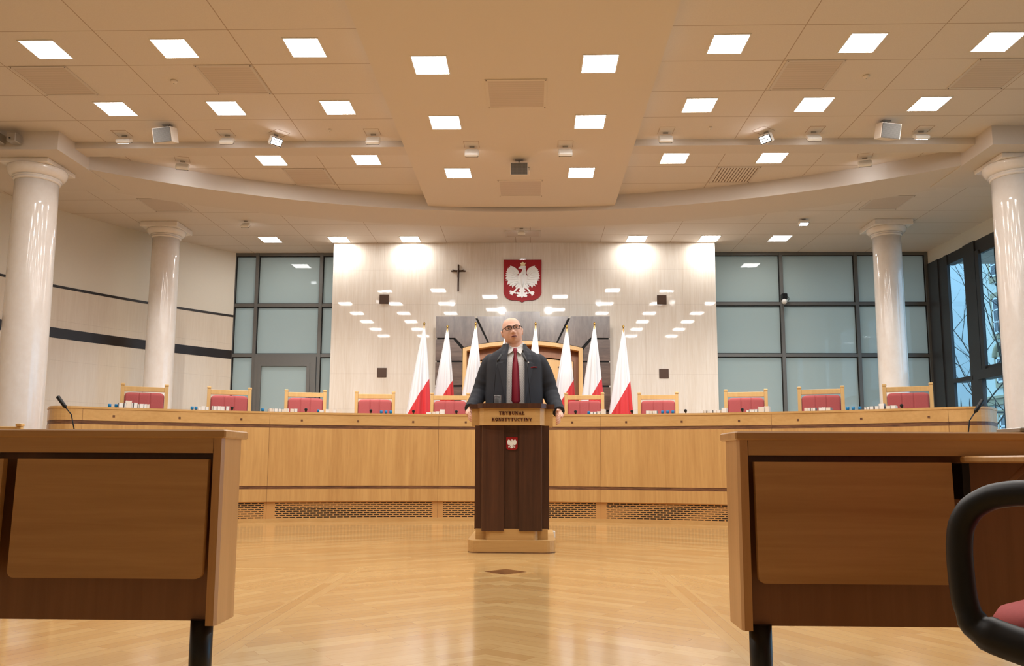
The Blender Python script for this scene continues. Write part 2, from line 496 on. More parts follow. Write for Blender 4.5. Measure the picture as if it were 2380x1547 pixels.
MB().tube([(-4.06, 14.98, 1.1), (-4.06, 14.94, 1.1), (-4.06, 14.94, 1.35), (-4.06, 14.98, 1.35)], .012).build('handle', 'steel', d)
w2 = glazing('window_2', [3.45, 4.79, 6.17, 7.47], [4.55, 3.60, 2.64], 3.42, 7.5)

# ---- right glazed wall at X=7.5
gw = MB()
X = 7.5
gw.box(X-.02, X+.09, 14.66, 15.06, 0, 4.34)            # corner post
gw.box(X-.02, X+.03, 14.33, 14.42, 0, 4.34)
gw.box(X-.03, X+.03, 13.42, 13.76, 0, 4.34)            # heavy mullion
gw.box(X-.0, X+.03, 14.4, 14.7, 0, 4.34)
gw.box(X, X+.14, 4.0, 14.4, 4.16, 4.34)                # head
gw.box(X-.04, X+.16, 13.7, 14.3, 2.06, 2.13)
gw.box(X-.06, X+.16, 4.0, 13.5, 2.04, 2.19)            # transom
gw.box(X, X+.16, 4.0, 14.3, 0, .12)
for y in (11.75, 10.1, 8.45, 6.8, 5.15, 4.0): gw.box(X-.05, X+.2, y-.09, y+.09, 0, 4.34)
MT['frame_dark'] = plain('dark_window_aluminium', rgb(60, 60, 62), .45, .1)
gwo = struct(gw.build('window_3', 'frame_dark'))
sash = MB().box(X-.03, X+.02, 13.30, 13.40, 2.19, 4.16).box(X+.0, X+.06, 11.84, 11.9, 2.19, 4.16).box(X, X+.06, 11.9, 13.3, 4.1, 4.16).box(X, X+.06, 11.9, 13.3, 2.19, 2.25)
sash.box(X+.1, X+.14, 13.02, 13.07, 0, 4.16)
sash.build('sash', 'frame_dark', gwo)
ys = [4.0, 5.15, 6.8, 8.45, 10.1, 11.75, 13.4]
for a, b in zip(ys[:-1], ys[1:]):
    MB().box(X+.004, X+.01, a, b, 2.19, 4.16).build('pane', 'glass', gwo)
    MB().box(X+.004, X+.01, a, b, .12, 2.04).build('pane', 'glass', gwo)
MB().box(X+.004, X+.01, 13.76, 14.33, 2.13, 4.16).build('pane', 'glass', gwo)
MB().box(X+.004, X+.01, 13.76, 14.33, .12, 2.06).build('pane', 'glass', gwo)

# ================================================================= COLUMNS
def column(x, y, r, ztop_sh, ztop, ab, label, ring=.09):
    t = thing('column', label, 'column', (x, y, 0), 0, 'marble columns')
    MB().lathe([(r*1.22, 0), (r*1.22, .06), (r*1.08, .09), (r*1.03, .14), (r*1.02, .16)], 48).build('base', 'column', t)
    sh = [(r*(1.02-.06*(k/12.0)**1.6), .16+(ztop_sh-.16)*k/12.0) for k in range(13)]
    MB().lathe(sh, 64).build('shaft', 'column', t)
    h = ztop-ab-ztop_sh; e = r*.97
    prof = [(e+.004, ztop_sh-.01), (e+.018, ztop_sh+.005), (e+.018, ztop_sh+.018), (e+.006, ztop_sh+.022), (e+.028, ztop_sh+.03), (e+.028, ztop_sh+.042), (e+.012, ztop_sh+.046)]
    prof += [(e+.02+.07*sin(a*pi/2/6), ztop_sh+.046+(h-.046)*(1-cos(a*pi/2/6)**1.0)*.9) for a in range(7)]
    prof += [(e+.085, ztop-ab)]
    MB().lathe(prof, 64).build('echinus', 'column', t)
    s = r*(1.19 if ztop < 4.5 else 1.37)
    MB().cbox(-s, s, -s, s, ztop-ab, ztop, .006).build('abacus', 'column', t)
column(-6.07, 9.81, .258, 4.13, 4.35, .055, 'thick polished marble column at the left edge of the room, nearer of the left two')
column(6.05, 9.81, .258, 4.13, 4.35, .055, 'thick polished marble column at the right edge, beside the clear window')
column(-5.98, 13.25, .225, 4.36, CH, .085, 'marble column by the curved wall, behind the leftmost judge chairs')
column(5.98, 13.25, .225, 4.36, CH, .085, 'marble column in front of the frosted glazing on the right')

WF = 95
# ================================================================= CEILING LIGHTS, VENTS, FIXTURES
def light(x, y, z, label, group):
    t = thing('ceiling_light', label, 'ceiling light', (x, y, z), 0, group)
    a, b = .16, .172
    MB().box(-a-.012, a+.012, -b-.012, -b, -.006, 0).box(-a-.012, a+.012, b, b+.012, -.006, 0).box(-a-.012, -a, -b, b, -.006, 0).box(a, a+.012, -b, b, -.006, 0).build('frame', 'white', t)
    MB().add([(-a, -b, -.004), (a, -b, -.004), (a, b, -.004), (-a, b, -.004)], [(0, 3, 2, 1)]).build('diffuser', 'panel', t, recalc=False)
    return t
L0 = light(-4.5, 7.32, CH, 'square lit ceiling panel, leftmost in the row nearest the camera', 'lit ceiling panels')
def rowl(xs, y, z, row, skip0=False):
    n = len(xs)
    for i, x in enumerate(xs):
        if skip0 and i == 0: continue
        dup(L0, (x, y, z), 0, 'lit ceiling panel, %s %s' % (nth(i, n), row))
XS = [-4.5, -3.25, -2.0, 2.0, 3.25, 4.5]
rowl(XS, 7.32, CH, 'of six in the row nearest the camera', True)
L0['label'] = 'square lit ceiling panel, leftmost of six in the row nearest the camera'
rowl(XS, 8.65, CH, 'of six in the second row')
rowl([-3.25, -2.0, 2.0, 3.25], 10.24, CH, 'of four behind the cross beam')
rowl([-4.5, -3.27, -2.0, 2.0, 3.27, 4.5], 14.09, CH, 'of six along the back wall')
for y, w_ in ((7.37, 'nearest the camera'), (8.70, 'in the middle'), (10.31, 'farthest from the camera')):
    for x in (-.805, .80):
        dup(L0, (x, y, 4.42), 0, 'square lit panel in the central soffit, %s of the pair %s' % ('left' if x < 0 else 'right', w_))
for y in (6.0, 4.68, 3.36):
    for x in XS: dup(L0, (x, y, CH), 0, 'square lit ceiling panel above the public seating, outside the photo', 'panels above the public seating')
    for x in (-.8, .8): dup(L0, (x, y, 4.42), 0, 'square lit soffit panel above the public seating, outside the photo', 'soffit panels above the public seating')

def vent(x, y, z, w, d, label, mat='ventgrille'):
    t = thing('ceiling_vent', label, 'vent', (x, y, z), 0, 'ceiling vents')
    e = .03
    MB().box(-w, w, -d, -d+e, -.008, 0).box(-w, w, d-e, d, -.008, 0).box(-w, -w+e, -d+e, d-e, -.008, 0).box(w-e, w, -d+e, d-e, -.008, 0).build('frame', 'soffit' if z < 4.5 else 'vframe', t)
    MB().box(-w+e, w-e, -d+e, d-e, -.005, 0).build('grille', mat, t)
    for sx in (-1, 1):
        for sy in (-1, 1): MB().lathe([(.006, -.011), (.006, -.008)], 8, (sx*(w-.015), sy*(d-.015), 0)).build('screw', 'bronze', t)
MT['vframe'] = plain('vent_frame_paint', rgb(208, 199, 191), .7)
vent(-4.79, 7.97, CH, .29, .325, 'square ceiling vent near the left edge, front row')
vent(-2.92, 7.97, CH, .29, .325, 'square ceiling vent left of the soffit, front row')
vent(2.94, 7.96, CH, .29, .325, 'square ceiling vent right of the soffit, front row')
vent(4.79, 7.96, CH, .29, .325, 'square ceiling vent near the right edge, front row')
vent(-2.92, 10.86, CH, .29, .315, 'plain ceiling vent between cross beam and curved beam, left side')
vent(2.92, 10.87, CH, .29, .315, 'wide slotted ceiling vent before the curved beam, right side', 'ventslot')
vent(-5.5, 12.1, CH, .29, .325, 'ceiling vent behind the curved beam, above the left rear column')
vent(5.5, 12.1, CH, .29, .325, 'ceiling vent behind the curved beam, before the right rear column')
vent(0, 8.0, 4.42, .31, .33, 'central soffit vent nearer the camera')
vent(0, 10.92, 4.42, .31, .33, 'central soffit vent at its far end, behind the hanging speaker')
vent(0, 13.75, CH, .31, .2, 'faint ceiling vent above the shield on the marble wall')

def speaker(x, y, z, rz, s, label):
    t = thing('loudspeaker', label, 'loudspeaker', (x, y, z), rz, 'hanging loudspeakers')
    Mx = Matrix.Translation((0, 0, -.04-.09*s)) @ Matrix.Rotation(radians(16), 4, 'X')
    w, h, dd = .125*s, .085*s, .085*s
    pts = [(-w, -dd), (w, -dd), (w*.72, dd), (-w*.72, dd)]
    b = MB().prism(pts, -h, h); b.v = [tuple(Mx @ Vector(v)) for v in b.v]
    b.build('cabinet', 'paint', t)
    MB().box(-w*.92, w*.92, -dd-.006, -dd+.002, -h*.94, h*.94, Mx).build('grille', 'mesh', t)
    MB().box(-.05, .05, -.03, .03, -.012, 0).box(-.012, .012, -.006, .006, -.06, -.01).build('bracket', 'steel', t)
speaker(-4.12, 9.1, CH, -.22, 1.0, 'box loudspeaker with grey mesh hanging from the ceiling on the left')
speaker(4.22, 9.1, CH, .22, 1.0, 'box loudspeaker with grey mesh hanging from the ceiling on the right')
speaker(0, 9.85, 4.42, 0, .88, 'box loudspeaker with dark mesh hanging at the middle of the soffit')
t = thing('exit_box', 'small pale box on the soffit just behind the middle loudspeaker', 'box', (.075, 10.2, 4.42))
MB().cbox(-.055, .055, -.1, .1, -.045, 0).build('body', 'paint', t)
MB().box(-.05, .05, -.101, -.098, -.012, -.008).build('lid_seam', 'bronze', t)

def flood(x, y, z, yaw, tilt, label, hatch=True, sz=.085, watts=0, beam=.76):
    """small LED floodlight; tilt > 0 turns its lit face down and away from the camera side"""
    t = thing('floodlight', label, 'floodlight', (x, y, z), yaw, 'ceiling floodlights')
    Mx = Matrix.Translation((0, 0, -.03-.04*sin(min(abs(tilt), 1.2))-.02)) @ Matrix.Rotation(tilt, 4, 'X')
    MB().cbox(-sz, sz, -.055, .055, -.025, .025, .012, Mx).build('housing', 'whitesatin', t)
    ln = MB()
    for i in range(4):
        for j in range(3):
            a = -sz*.80+i*sz*.42; b = -.038+j*.028
            ln.box(a, a+sz*.30, b, b+.018, -.0295, -.024, Mx)
    ln.build('lens', 'lens' if tilt < 0 or not watts else 'lens_dim', t)
    MB().box(-sz*.9, sz*.9, -.047, .047, -.0265, -.024, Mx).build('lens_tray', 'black', t)
    MB().box(-.03, .03, -.004, .004, -.02, 0).build('bracket', 'steel', t)
    if watts:
        ld = bpy.data.lights.new('flood_beam', 'SPOT'); ld.energy = watts; ld.spot_size = radians(74 if beam < 1 else 40); ld.spot_blend = .6; ld.shadow_soft_size = .06; ld.color = (1, .97, .93)
        lo = bpy.data.objects.new('flood_beam', ld); COL.objects.link(lo); lo.parent = t
        lo.location = (0, .0, -.14); lo.rotation_euler = (beam, 0, 0)
    if hatch: MB().box(-.09, .09, -.16, -.157, -.002, 0).box(-.09, -.087, -.16, .04, -.002, 0).box(.087, .09, -.16, .04, -.002, 0).build('hatch_seam', 'vseam', t)
MT['vseam'] = plain('hatch_seam', rgb(150, 112, 82), .8)
flood(-4.78, 9.4, CH, 0, .5, 'small white floodlight left of the left loudspeaker', watts=WF)
flood(-3.52, 9.4, CH, 0, .75, 'small white floodlight right of the left loudspeaker, shining on the cross beam', watts=WF)
flood(-2.93, 9.4, CH, .9, -1.0, 'tilted floodlight with its lit LED grid facing the camera, left side')
flood(-1.75, 9.4, CH, 0, .95, 'small white floodlight just left of the soffit edge', watts=WF)
flood(-.56, 9.4, 4.42, 0, .95, 'white floodlight on the soffit, left of the middle loudspeaker', watts=WF*1.2, beam=1.22)
flood(.555, 9.4, 4.42, 0, .95, 'white floodlight on the soffit, right of the middle loudspeaker', watts=WF*1.2, beam=1.22)
flood(1.75, 9.4, CH, 0, .95, 'small white floodlight just right of the soffit edge', watts=WF)
flood(2.94, 9.4, CH, -.9, -1.0, 'tilted floodlight with its lit LED grid facing the camera, right side')
flood(3.5, 9.4, CH, 0, .75, 'small white floodlight left of the right loudspeaker, shining on the cross beam', watts=WF)
flood(4.76, 9.4, CH, 0, .5, 'small white floodlight right of the right loudspeaker', watts=WF)
flood(-4.43, 10.25, CH, .3, .8, 'pale floodlight behind the cross beam, left side')
flood(4.44, 10.25, CH, -.3, .8, 'pale floodlight behind the cross beam, right side')
flood(-4.54, 12.95, CH, 0, .7, 'small floodlight behind the curved beam on the left', False, .07)
flood(4.54, 12.95, CH, 0, -.3, 'small floodlight with lit grid behind the curved beam on the right', False, .08)
flood(-.02, 13.42, CH, 0, .7, 'small floodlight in front of the shield, at the back of the ceiling', False, .065)
for x, y, l in ((-3.55, 7.98, 'round smoke detector left of the soffit, beside a vent'), (3.55, 7.98, 'round smoke detector right of the soffit, beside a vent'), (-2.24, 9.25, 'tiny ceiling sensor left of the soffit, before the cross beam'), (2.25, 9.25, 'tiny ceiling sensor right of the soffit, before the cross beam')):
    r = .035 if y < 9 else .02
    t = thing('smoke_detector', l, 'smoke detector', (x, y, CH), 0, 'ceiling sensors')
    MB().lathe([(r*.3, -.03), (r*.7, -.026), (r, -.012), (r, 0)], 20).build('body', 'paint', t)
    MB().lathe([(r*.18, -.034), (r*.2, -.028)], 10).build('sensor_tip', 'steel', t)
# cameras on the left column block
for i, (x, l) in enumerate(((-6.17, 'small dark-fronted camera box on the left column block, at the photo edge'), (-5.97, 'grey camera box on the left column block'))):
    t = thing('wall_camera', l, 'camera', (x, 9.25, 4.45))
    MB().cbox(-.055, .055, -.16, -.02, -.055, .055, .008).build('housing', 'steel', t)
    MB().box(-.03, .03, -.02, 0, -.03, .03).build('bracket', 'steel', t)
    if i: MB().lathe([(.01, -.005), (.01, .002)], 10).build('knob', 'black', t).location = (-.01, -.163, -.02)
    else: MB().box(-.045, .045, -.166, -.158, -.04, .045).build('lens', 'black', t)
# dome camera on the right frosted glazing
t = thing('security_camera', 'black security camera with a white ball on the frosted glazing mullion', 'camera', (4.80, 15.03, 3.64))
MB().cbox(-.04, .055, -.13, -.01, .02, .13, .01).build('bracket_box', 'black', t)
MB().lathe([(.05*sin(pi*k/12), -.05*cos(pi*k/12)) for k in range(1, 12)], 20, (0, -.1, -.02)).build('ball', 'white', t)
MB().tube([(.05, -.06, .1), (.09, -.06, .07), (.10, -.06, .03), (.07, -.07, -.01), (.03, -.08, -.01)], .005, 8).build('cable', 'black', t)

# ================================================================= BACK WALL: SHIELD, CROSS, DOOR
EAG = [(780,415),(795,435),(785,460),(793,520),(797,570),(790,600),(805,655),(830,668),(852,650),(815,625),(810,590),(825,530),(865,475),(930,432),(1030,408),(1015,445),(1060,440),(1050,475),(1080,470),(1075,505),(1108,500),(1098,545),(1128,545),(1112,592),(1142,620),(1120,640),(1155,660),(1122,695),(1155,745),(1085,760),(1148,795),(1085,808),(1092,910),(1020,880),(1045,955),(985,925),(955,990),(900,925),(893,955),(820,850),(850,925),(882,968),(845,980),(912,1092),(990,1082),(1018,1112),(996,1128),(1010,1165),(985,1160),(970,1190),(942,1202),(935,1160),(885,1130),(850,1155),(840,1118),(880,1102),(800,995),(770,1015),(740,925),(752,1020),(788,1045),(780,1085),(752,1080),(768,1115),(828,1095),(840,1140),(800,1165),(765,1162),(832,1180),(825,1220),(775,1230),(730,1210),(697,1258),(662,1210),(620,1228),(572,1220),(553,1185),(620,1165),(585,1160),(552,1132),(562,1095),(625,1115),(640,1080),(612,1085),(608,1045),(648,1020),(664,925),(630,1012),(602,995),(515,1098),(552,1112),(545,1150),(500,1128),(462,1148),(450,1188),(425,1172),(415,1140),(395,1160),(375,1130),(395,1105),(362,1080),(400,1060),(470,1085),(558,985),(518,965),(540,925),(585,850),(510,945),(500,925),(450,990),(428,920),(355,950),(400,880),(312,905),(335,802),(265,795),(322,765),(262,745),(305,692),(262,655),(300,640),(272,600),(305,590),(285,545),(318,545),(305,505),(335,500),(325,465),(360,478),(350,435),(395,445),(385,408),(470,430),(545,480),(600,540),(615,590),(600,625),(555,640),(565,660),(605,665),(625,615),(665,592),(690,555),(700,512),(680,490),(615,495),(600,480),(612,442),(650,430),(670,410)]
SH = [(225,250),(1195,250),(1195,1110),(1180,1160),(1150,1210),(1100,1255),(1040,1290),(950,1308),(850,1308),(780,1318),(735,1338),(700,1362),(660,1338),(610,1318),(540,1306),(450,1306),(370,1290),(310,1258),(262,1210),(236,1160),(225,1110)]
def shield(cx, cz, y, s, label):
    """front faces -Y; s metres per trace unit"""
    t = thing('coat_of_arms', label, 'coat of arms', (cx, y, cz))
    f = lambda a, b, d: ((a-705)*s, d, (805-b)*s)
    k = s/.00069
    MB().prism(SH, -.035*k, 0, f).build('shield', 'red', t)
    MB().prism(EAG, -.052*k, -.034*k, f).build('eagle', 'whitesatin', t)
    rl = MB()
    for sx in (-1, 1):
        for (a0, b0, a1, b1, w) in ((130, -150, 300, -330, 16), (120, -120, 380, -250, 16), (115, -90, 410, -170, 16), (110, -60, 420, -100, 16), (105, -20, 420, -40, 16), (110, 20, 360, 70, 18), (100, 50, 300, 120, 18), (80, 60, 240, 150, 18)):
            q = [f(705+sx*a0, 805+b0, -.054*k), f(705+sx*(a0+a1)/2, 805+(b0+b1)/2-14, -.058*k), f(705+sx*a1, 805+b1, -.052*k)]
            rl.tube(q, [w*.3*s, w*s*.5, w*.12*s], 6)
    for (x0, y0, x1, y1, w0, w1) in ((705, 640, 705, 980, 70, 26), (745, 460, 725, 640, 30, 60), (640, 880, 560, 990, 30, 18), (775, 880, 850, 990, 30, 18), (700, 980, 697, 1230, 20, 10)):
        rl.tube([f(x0, y0, -.05*k), f((x0+x1)/2, (y0+y1)/2, -.054*k), f(x1, y1, -.05*k)], [w0*s*.6, w0*s*.7, w1*s*.6], 10, flat=.55)
    rl.build('feather_relief', 'whitesatin', t)
    CR = [(660,415),(665,375),(640,330),(672,345),(690,325),(712,312),(735,325),(755,345),(795,330),(772,375),(775,415)]
    MB().prism(CR, -.060*k, -.034*k, f).build('crown', 'palegold', t)
    return t
shield(-.012, 3.873, 14.348, .7/1010*1.0, 'large red shield with a crowned white eagle high on the marble wall')
# crucifix
t = thing('crucifix', 'dark crucifix hanging on the marble wall left of the shield', 'crucifix', (-1.16, 14.35, 4.06))
MB().cbox(-.014, .014, -.025, 0, -.37, .12, .004).build('upright', 'bronze', t)
MB().cbox(-.13, .13, -.026, -.004, -.012, .012, .004).build('crossbar', 'bronze', t)
fg = MB().tube([(0, -.035, .045), (0, -.036, .03)], [.012, .012], 10)
fg.tube([(0, -.034, .02), (.002, -.036, -.03), (0, -.036, -.07), (-.003, -.042, -.11), (.003, -.036, -.16), (0, -.034, -.19)], [.012, .02, .016, .013, .009, .006], 10)
fg.tube([(-.105, -.03, .02), (-.05, -.032, .008), (0, -.034, .005), (.05, -.032, .008), (.105, -.03, .02)], [.005, .006, .009, .006, .005], 8)
fg.build('figure', 'bronze', t)

# door surround: dark panels with black joints round an arched oak frame
YB = 13.85
_bk = [(-1.47, .25), (-1.47, 3.12), (1.47, 3.12), (1.47, .25), (1.0, .25)]+[(1.0*(1-2*k/24), 2.725-.125*(1-2*k/24)**2-.02) for k in range(25)]+[(-1.0, .25)]
ds = struct(MB().prism(_bk, YB+.02, 14.345, lambda a, b, d: (a, d, b)).build('door_1', 'gap'))
def P(poly, mat, y0=YB, y1=YB+.03, name='panel'):
    return MB().prism(poly, y0, y1, lambda a, b, d: (a, d, b)).build(name, mat, ds)
def mir(p): return [(-a, b) for a, b in p]
def archz(x, c=2.725, s=2.60, hw=1.02):   # outer arch
    return c-(c-s)*(x/hw)**2
g = .014
top_mid = [(-.80+g, 3.15), (-.29, 3.15), (-.29, archz(.29)+.012), (-.45, archz(.45)+.012), (-.585+g, archz(.585)+.012)]
corner = [(-1.49, 3.15), (-.83, 3.15), (-.60, archz(.6)+.012), (-.8, archz(.8)+.012), (-1.005, archz(1.0)+.012), (-1.155, 2.78), (-1.49, 2.78)]
side1 = [(-1.49, 2.75), (-1.185, 2.75), (-1.035, 2.575), (-1.03, 2.385), (-1.49, 2.385)]
for q, m_ in ((top_mid, 'wenge_r'), (corner, 'wenge_r'), (side1, 'wenge_h')):
    P(q, m_); P(mir(q), m_)
for z0, z1 in ((1.965, 2.355), (1.545, 1.935), (1.125, 1.515), (.705, 1.095), (.25, .675)):
    for sg in (-1, 1):
        P([(sg*1.49, z0), (sg*1.03, z0), (sg*1.03, z1), (sg*1.49, z1)], 'wenge_h')
P([(-.275, archz(.27)+.012), (.275, archz(.27)+.012), (.30, 3.23), (-.30, 3.23)], 'wenge_r', YB-.03, YB+.06, 'keystone')
ao = [(1.02*(-1+2*k/24), archz(1.02*(-1+2*k/24))) for k in range(25)]
ai = [(.955*(1-2*k/24), archz(.955*(1-2*k/24))-.065) for k in range(25)]
P([(-1.02, .25)]+ao+[(1.02, .25), (.955, .25)]+ai+[(-.955, .25)], 'oak_light', YB-.03, YB+.14, 'arch_frame')
struct(MB().box(-.97, .97, YB+.30, 14.2, .25, 2.7).build('niche_back', 'gap', ds))
in_o = [(.955*(-1+2*k/24), archz(.955*(-1+2*k/24))-.065) for k in range(25)]
in_i = [(.88*(1-2*k/24), archz(.88*(1-2*k/24))-.24) for k in range(25)]
MT['reveal'] = wood('brown_reveal_veneer', rgb(134, 84, 48), rgb(156, 102, 62))
P([(-.955, .25)]+in_o+[(.955, .25), (.88, .25)]+in_i+[(-.88, .25)], 'reveal', YB+.20, YB+.25, 'arch_reveal')
P([(-.965, .25)]+[(a*1.006, b+.008) for a, b in in_o]+[(.965, .25), (.955, .25)]+list(reversed(in_o))+[(-.955, .25)], 'reveal', YB+.14, YB+.26, 'arch_lining')
for sg in (-1, 1):
    P([(sg*.87, .25), (sg*.80, .25), (sg*.80, 2.4), (sg*.87, 2.38)], 'oak_light', YB+.14, YB+.22, 'jamb')
    lf = P([(sg*.01, .25), (sg*.80, .25), (sg*.80, 2.4), (sg*.01, 2.5)], 'oak_light', YB+.24, YB+.28, 'door_leaf')
    for z in (.9, 1.3, 1.68, 2.03, 2.30):
        for xx in (.12, .62): MB().box(sg*xx-.012, sg*xx+.012, YB+.228, YB+.242, z-.012, z+.012).build('stud', 'bronze', lf)

# ================================================================= FLAGS
def make_flag(x, y, label, ph, w=1.0, flip=1):
    t = thing('flag', label, 'flag', (x, y, .25), 0, 'white and red flags on poles')
    zt = 2.49
    MB().lathe([(.16, 0), (.16, .03), (.05, .05), (.03, .10)], 24).build('stand', 'gold', t)
    MB().tube([(0, 0, .05), (0, 0, zt-.03)], .012, 12).build('pole', 'oak_light', t)
    MB().lathe([(.006, zt-.04), (.012, zt-.03), (.008, zt-.02), (.015, zt-.008), (.018, zt+.004), (.015, zt+.016), (.007, zt+.024), (.003, zt+.032)], 16).build('finial', 'gold', t)
    n = 72; R = []
    H = zt-.05
    rnd = random.Random(int(ph*100))
    a1, a2, a3 = rnd.uniform(0, 6), rnd.uniform(0, 6), rnd.uniform(0, 6)
    for k in range(46):
        s = k/45.0; dz = s*1.95
        z = H-dz
        hw = (.014+.150*dz**.95*(1-.10*dz) if dz < 1.6 else .014+.150*1.6**.95*.84+(dz-1.6)*.04)*w
        hd = hw*.55
        cx = -flip*.085*dz**1.05*w*.5
        ring = []
        am = .42*min(1, .25+dz)
        for j in range(n):
            a = 2*pi*j/n
            fold = 1+am*(.40*sin(5*a+a1+.5*s)+.34*sin(8*a+a2)+.26*sin(11*a+a3-1.0*s))
            fx = .55+.45*fold
            ring.append((cx+hw*fx*cos(a)*.97, -.0+hd*fold*sin(a), z+.03*s*sin(3*a+a2)))
        R.append(ring)
    MB().rings(R, True, True).build('cloth', 'flag', t)
FL = [(-1.47, 'leftmost flag, against bare marble left of the dark panelling'), (-1.135, 'second flag from the left, before the dark panelling'),
      (-.69, 'third flag from the left, before the arched doorway'), (-.235, 'flag almost hidden behind the speaker at the left of his neck'),
      (.215, 'flag rising just right of the speaker, its lower part behind him'), (.69, 'flag before the right jamb of the arched doorway'),
      (1.10, 'second flag from the right, before the dark panelling'), (1.55, 'rightmost flag, against bare marble right of the dark panelling')]
for i, (x, l) in enumerate(FL): make_flag(x*(1+.01*(i % 2)), 12.2+.27*(i % 2), 'white and red '+l, i*1.7+.3, 1.0 if i not in (3, 4) else .85)

# ================================================================= JUDGES' BENCH
BC = (-.288, 1.89); BR = 7.609; T0, T1 = -.585, .645
def bench_path(off, er=.22):
    """plan line of the bench face pushed off metres toward the room, with rounded ends turning back"""
    r = BR-off
    pts = []
    e = er+off
    def P0(a, rr): return Vector((BC[0]+rr*sin(a), BC[1]+rr*cos(a)))
    tan0 = Vector((-cos(T0), sin(T0)))   # leftwards tangent at left end
    rad0 = Vector((sin(T0), cos(T0)))
    c0 = P0(T0, BR+er)
    pts.append(c0+tan0*e+rad0*.35)
    for k in range(9):
        b = pi/2*k/8
        pts.append(c0+tan0*(e*cos(b))-rad0*(e*sin(b)))
    n = 90
    for k in range(1, n): pts.append(P0(T0+(T1-T0)*k/n, r))
    tan1 = Vector((cos(T1), -sin(T1))); rad1 = Vector((sin(T1), cos(T1))); c1 = P0(T1, BR+er)
    for k in range(9):
        b = pi/2*(8-k)/8
        pts.append(c1+tan1*(e*cos(b))-rad1*(e*sin(b)))
    pts.append(c1+tan1*e+rad1*.35)
    return pts
def band(off, z0, z1, th=.03, uv=False):
    a = bench_path(off); b = bench_path(off-th)
    m = MB(); R = []; UV = []
    s0 = [0]
    for i in range(1, len(a)): s0.append(s0[-1]+(a[i]-a[i-1]).length)
    # arc length measured from the angle of the middle seam
    mid = None
    base = sum((a[i]-a[i-1]).length for i in range(1, 10))
    for i, (p, q) in enumerate(zip(a, b)):
        R.append([(p.x, p.y, z0), (p.x, p.y, z1), (q.x, q.y, z1), (q.x, q.y, z0)])
        u = s0[i]-base-(BR-off)*(.04-T0)
        UV += [(u, 0), (u, z1-z0), (u, z1-z0), (u, 0)]
    m.rings(R, False, False)
    m.add(R[0], [(0, 1, 2, 3)]); m.add(R[-1], [(0, 1, 2, 3)])
    if uv: m.uv = UV+UV[:4]+UV[-4:]
    return m
bench = thing('judges_bench', "long curved oak judges' bench with rounded ends in front of the red chairs", 'bench', (0, 0, 0))
band(0, 1.08, 1.20).build('fascia', 'oak_h', bench)
band(.006, 1.20, 1.222, .10).build('top_edge', 'oak_h', bench)
band(-.004, 1.038, 1.082).build('upper_inlay', 'stripe', bench)
band(0, .402, 1.042).build('front_panel', 'oak', bench)
band(-.004, .364, .404).build('lower_inlay', 'stripe', bench)
band(0, .228, .366).build('lower_panel', 'oak', bench)
g_ = band(-.03, .040, .228, .02, True).build('slotted_plinth', 'grille', bench, recalc=False)
band(-.005, 0, .040, .04).build('base_moulding', 'oak_h', bench)
# worktop behind the raised front
wt = arc(BR+.03, T0, T1, 60, BC)+list(reversed(arc(BR+.62, T0-.0, T1+.0, 60, BC)))
MB().prism(wt, 1.0, 1.03).build('worktop', 'oak_h', bench)
for th in (-.54, -.28, .04, .35, .6):
    Mx = Matrix.Translation((BC[0], BC[1], 0)) @ Matrix.Rotation(-th, 4, 'Z')
    MB().box(-.02, .02, BR+.05, BR+.58, 0, 1.0, Mx).build('support', 'oak', bench)
for th in (-.538, -.4542, -.371, -.2857, -.2037, -.1213, -.0416, .04, .1204, .2011, .2826, .3639, .4442, .5258, .6075):
    Mx = Matrix.Translation((BC[0], BC[1], 0)) @ Matrix.Rotation(-th, 4, 'Z')
    MB().box(-.011, .011, BR-.003, BR+.002, 1.118, 1.140, Mx).build('dowel', 'stripe', bench)
for th in (-.576, -.3313, -.0826, .1626, .4085, .63):
    Mx = Matrix.Translation((BC[0], BC[1], 0)) @ Matrix.Rotation(-th, 4, 'Z')
    MB().box(-.0012, .0012, BR-.0012, BR+.002, .04, 1.198, Mx).build('joint', 'stripe', bench)

def onarc(th, r, z=0): return (BC[0]+r*sin(th), BC[1]+r*cos(th), z)
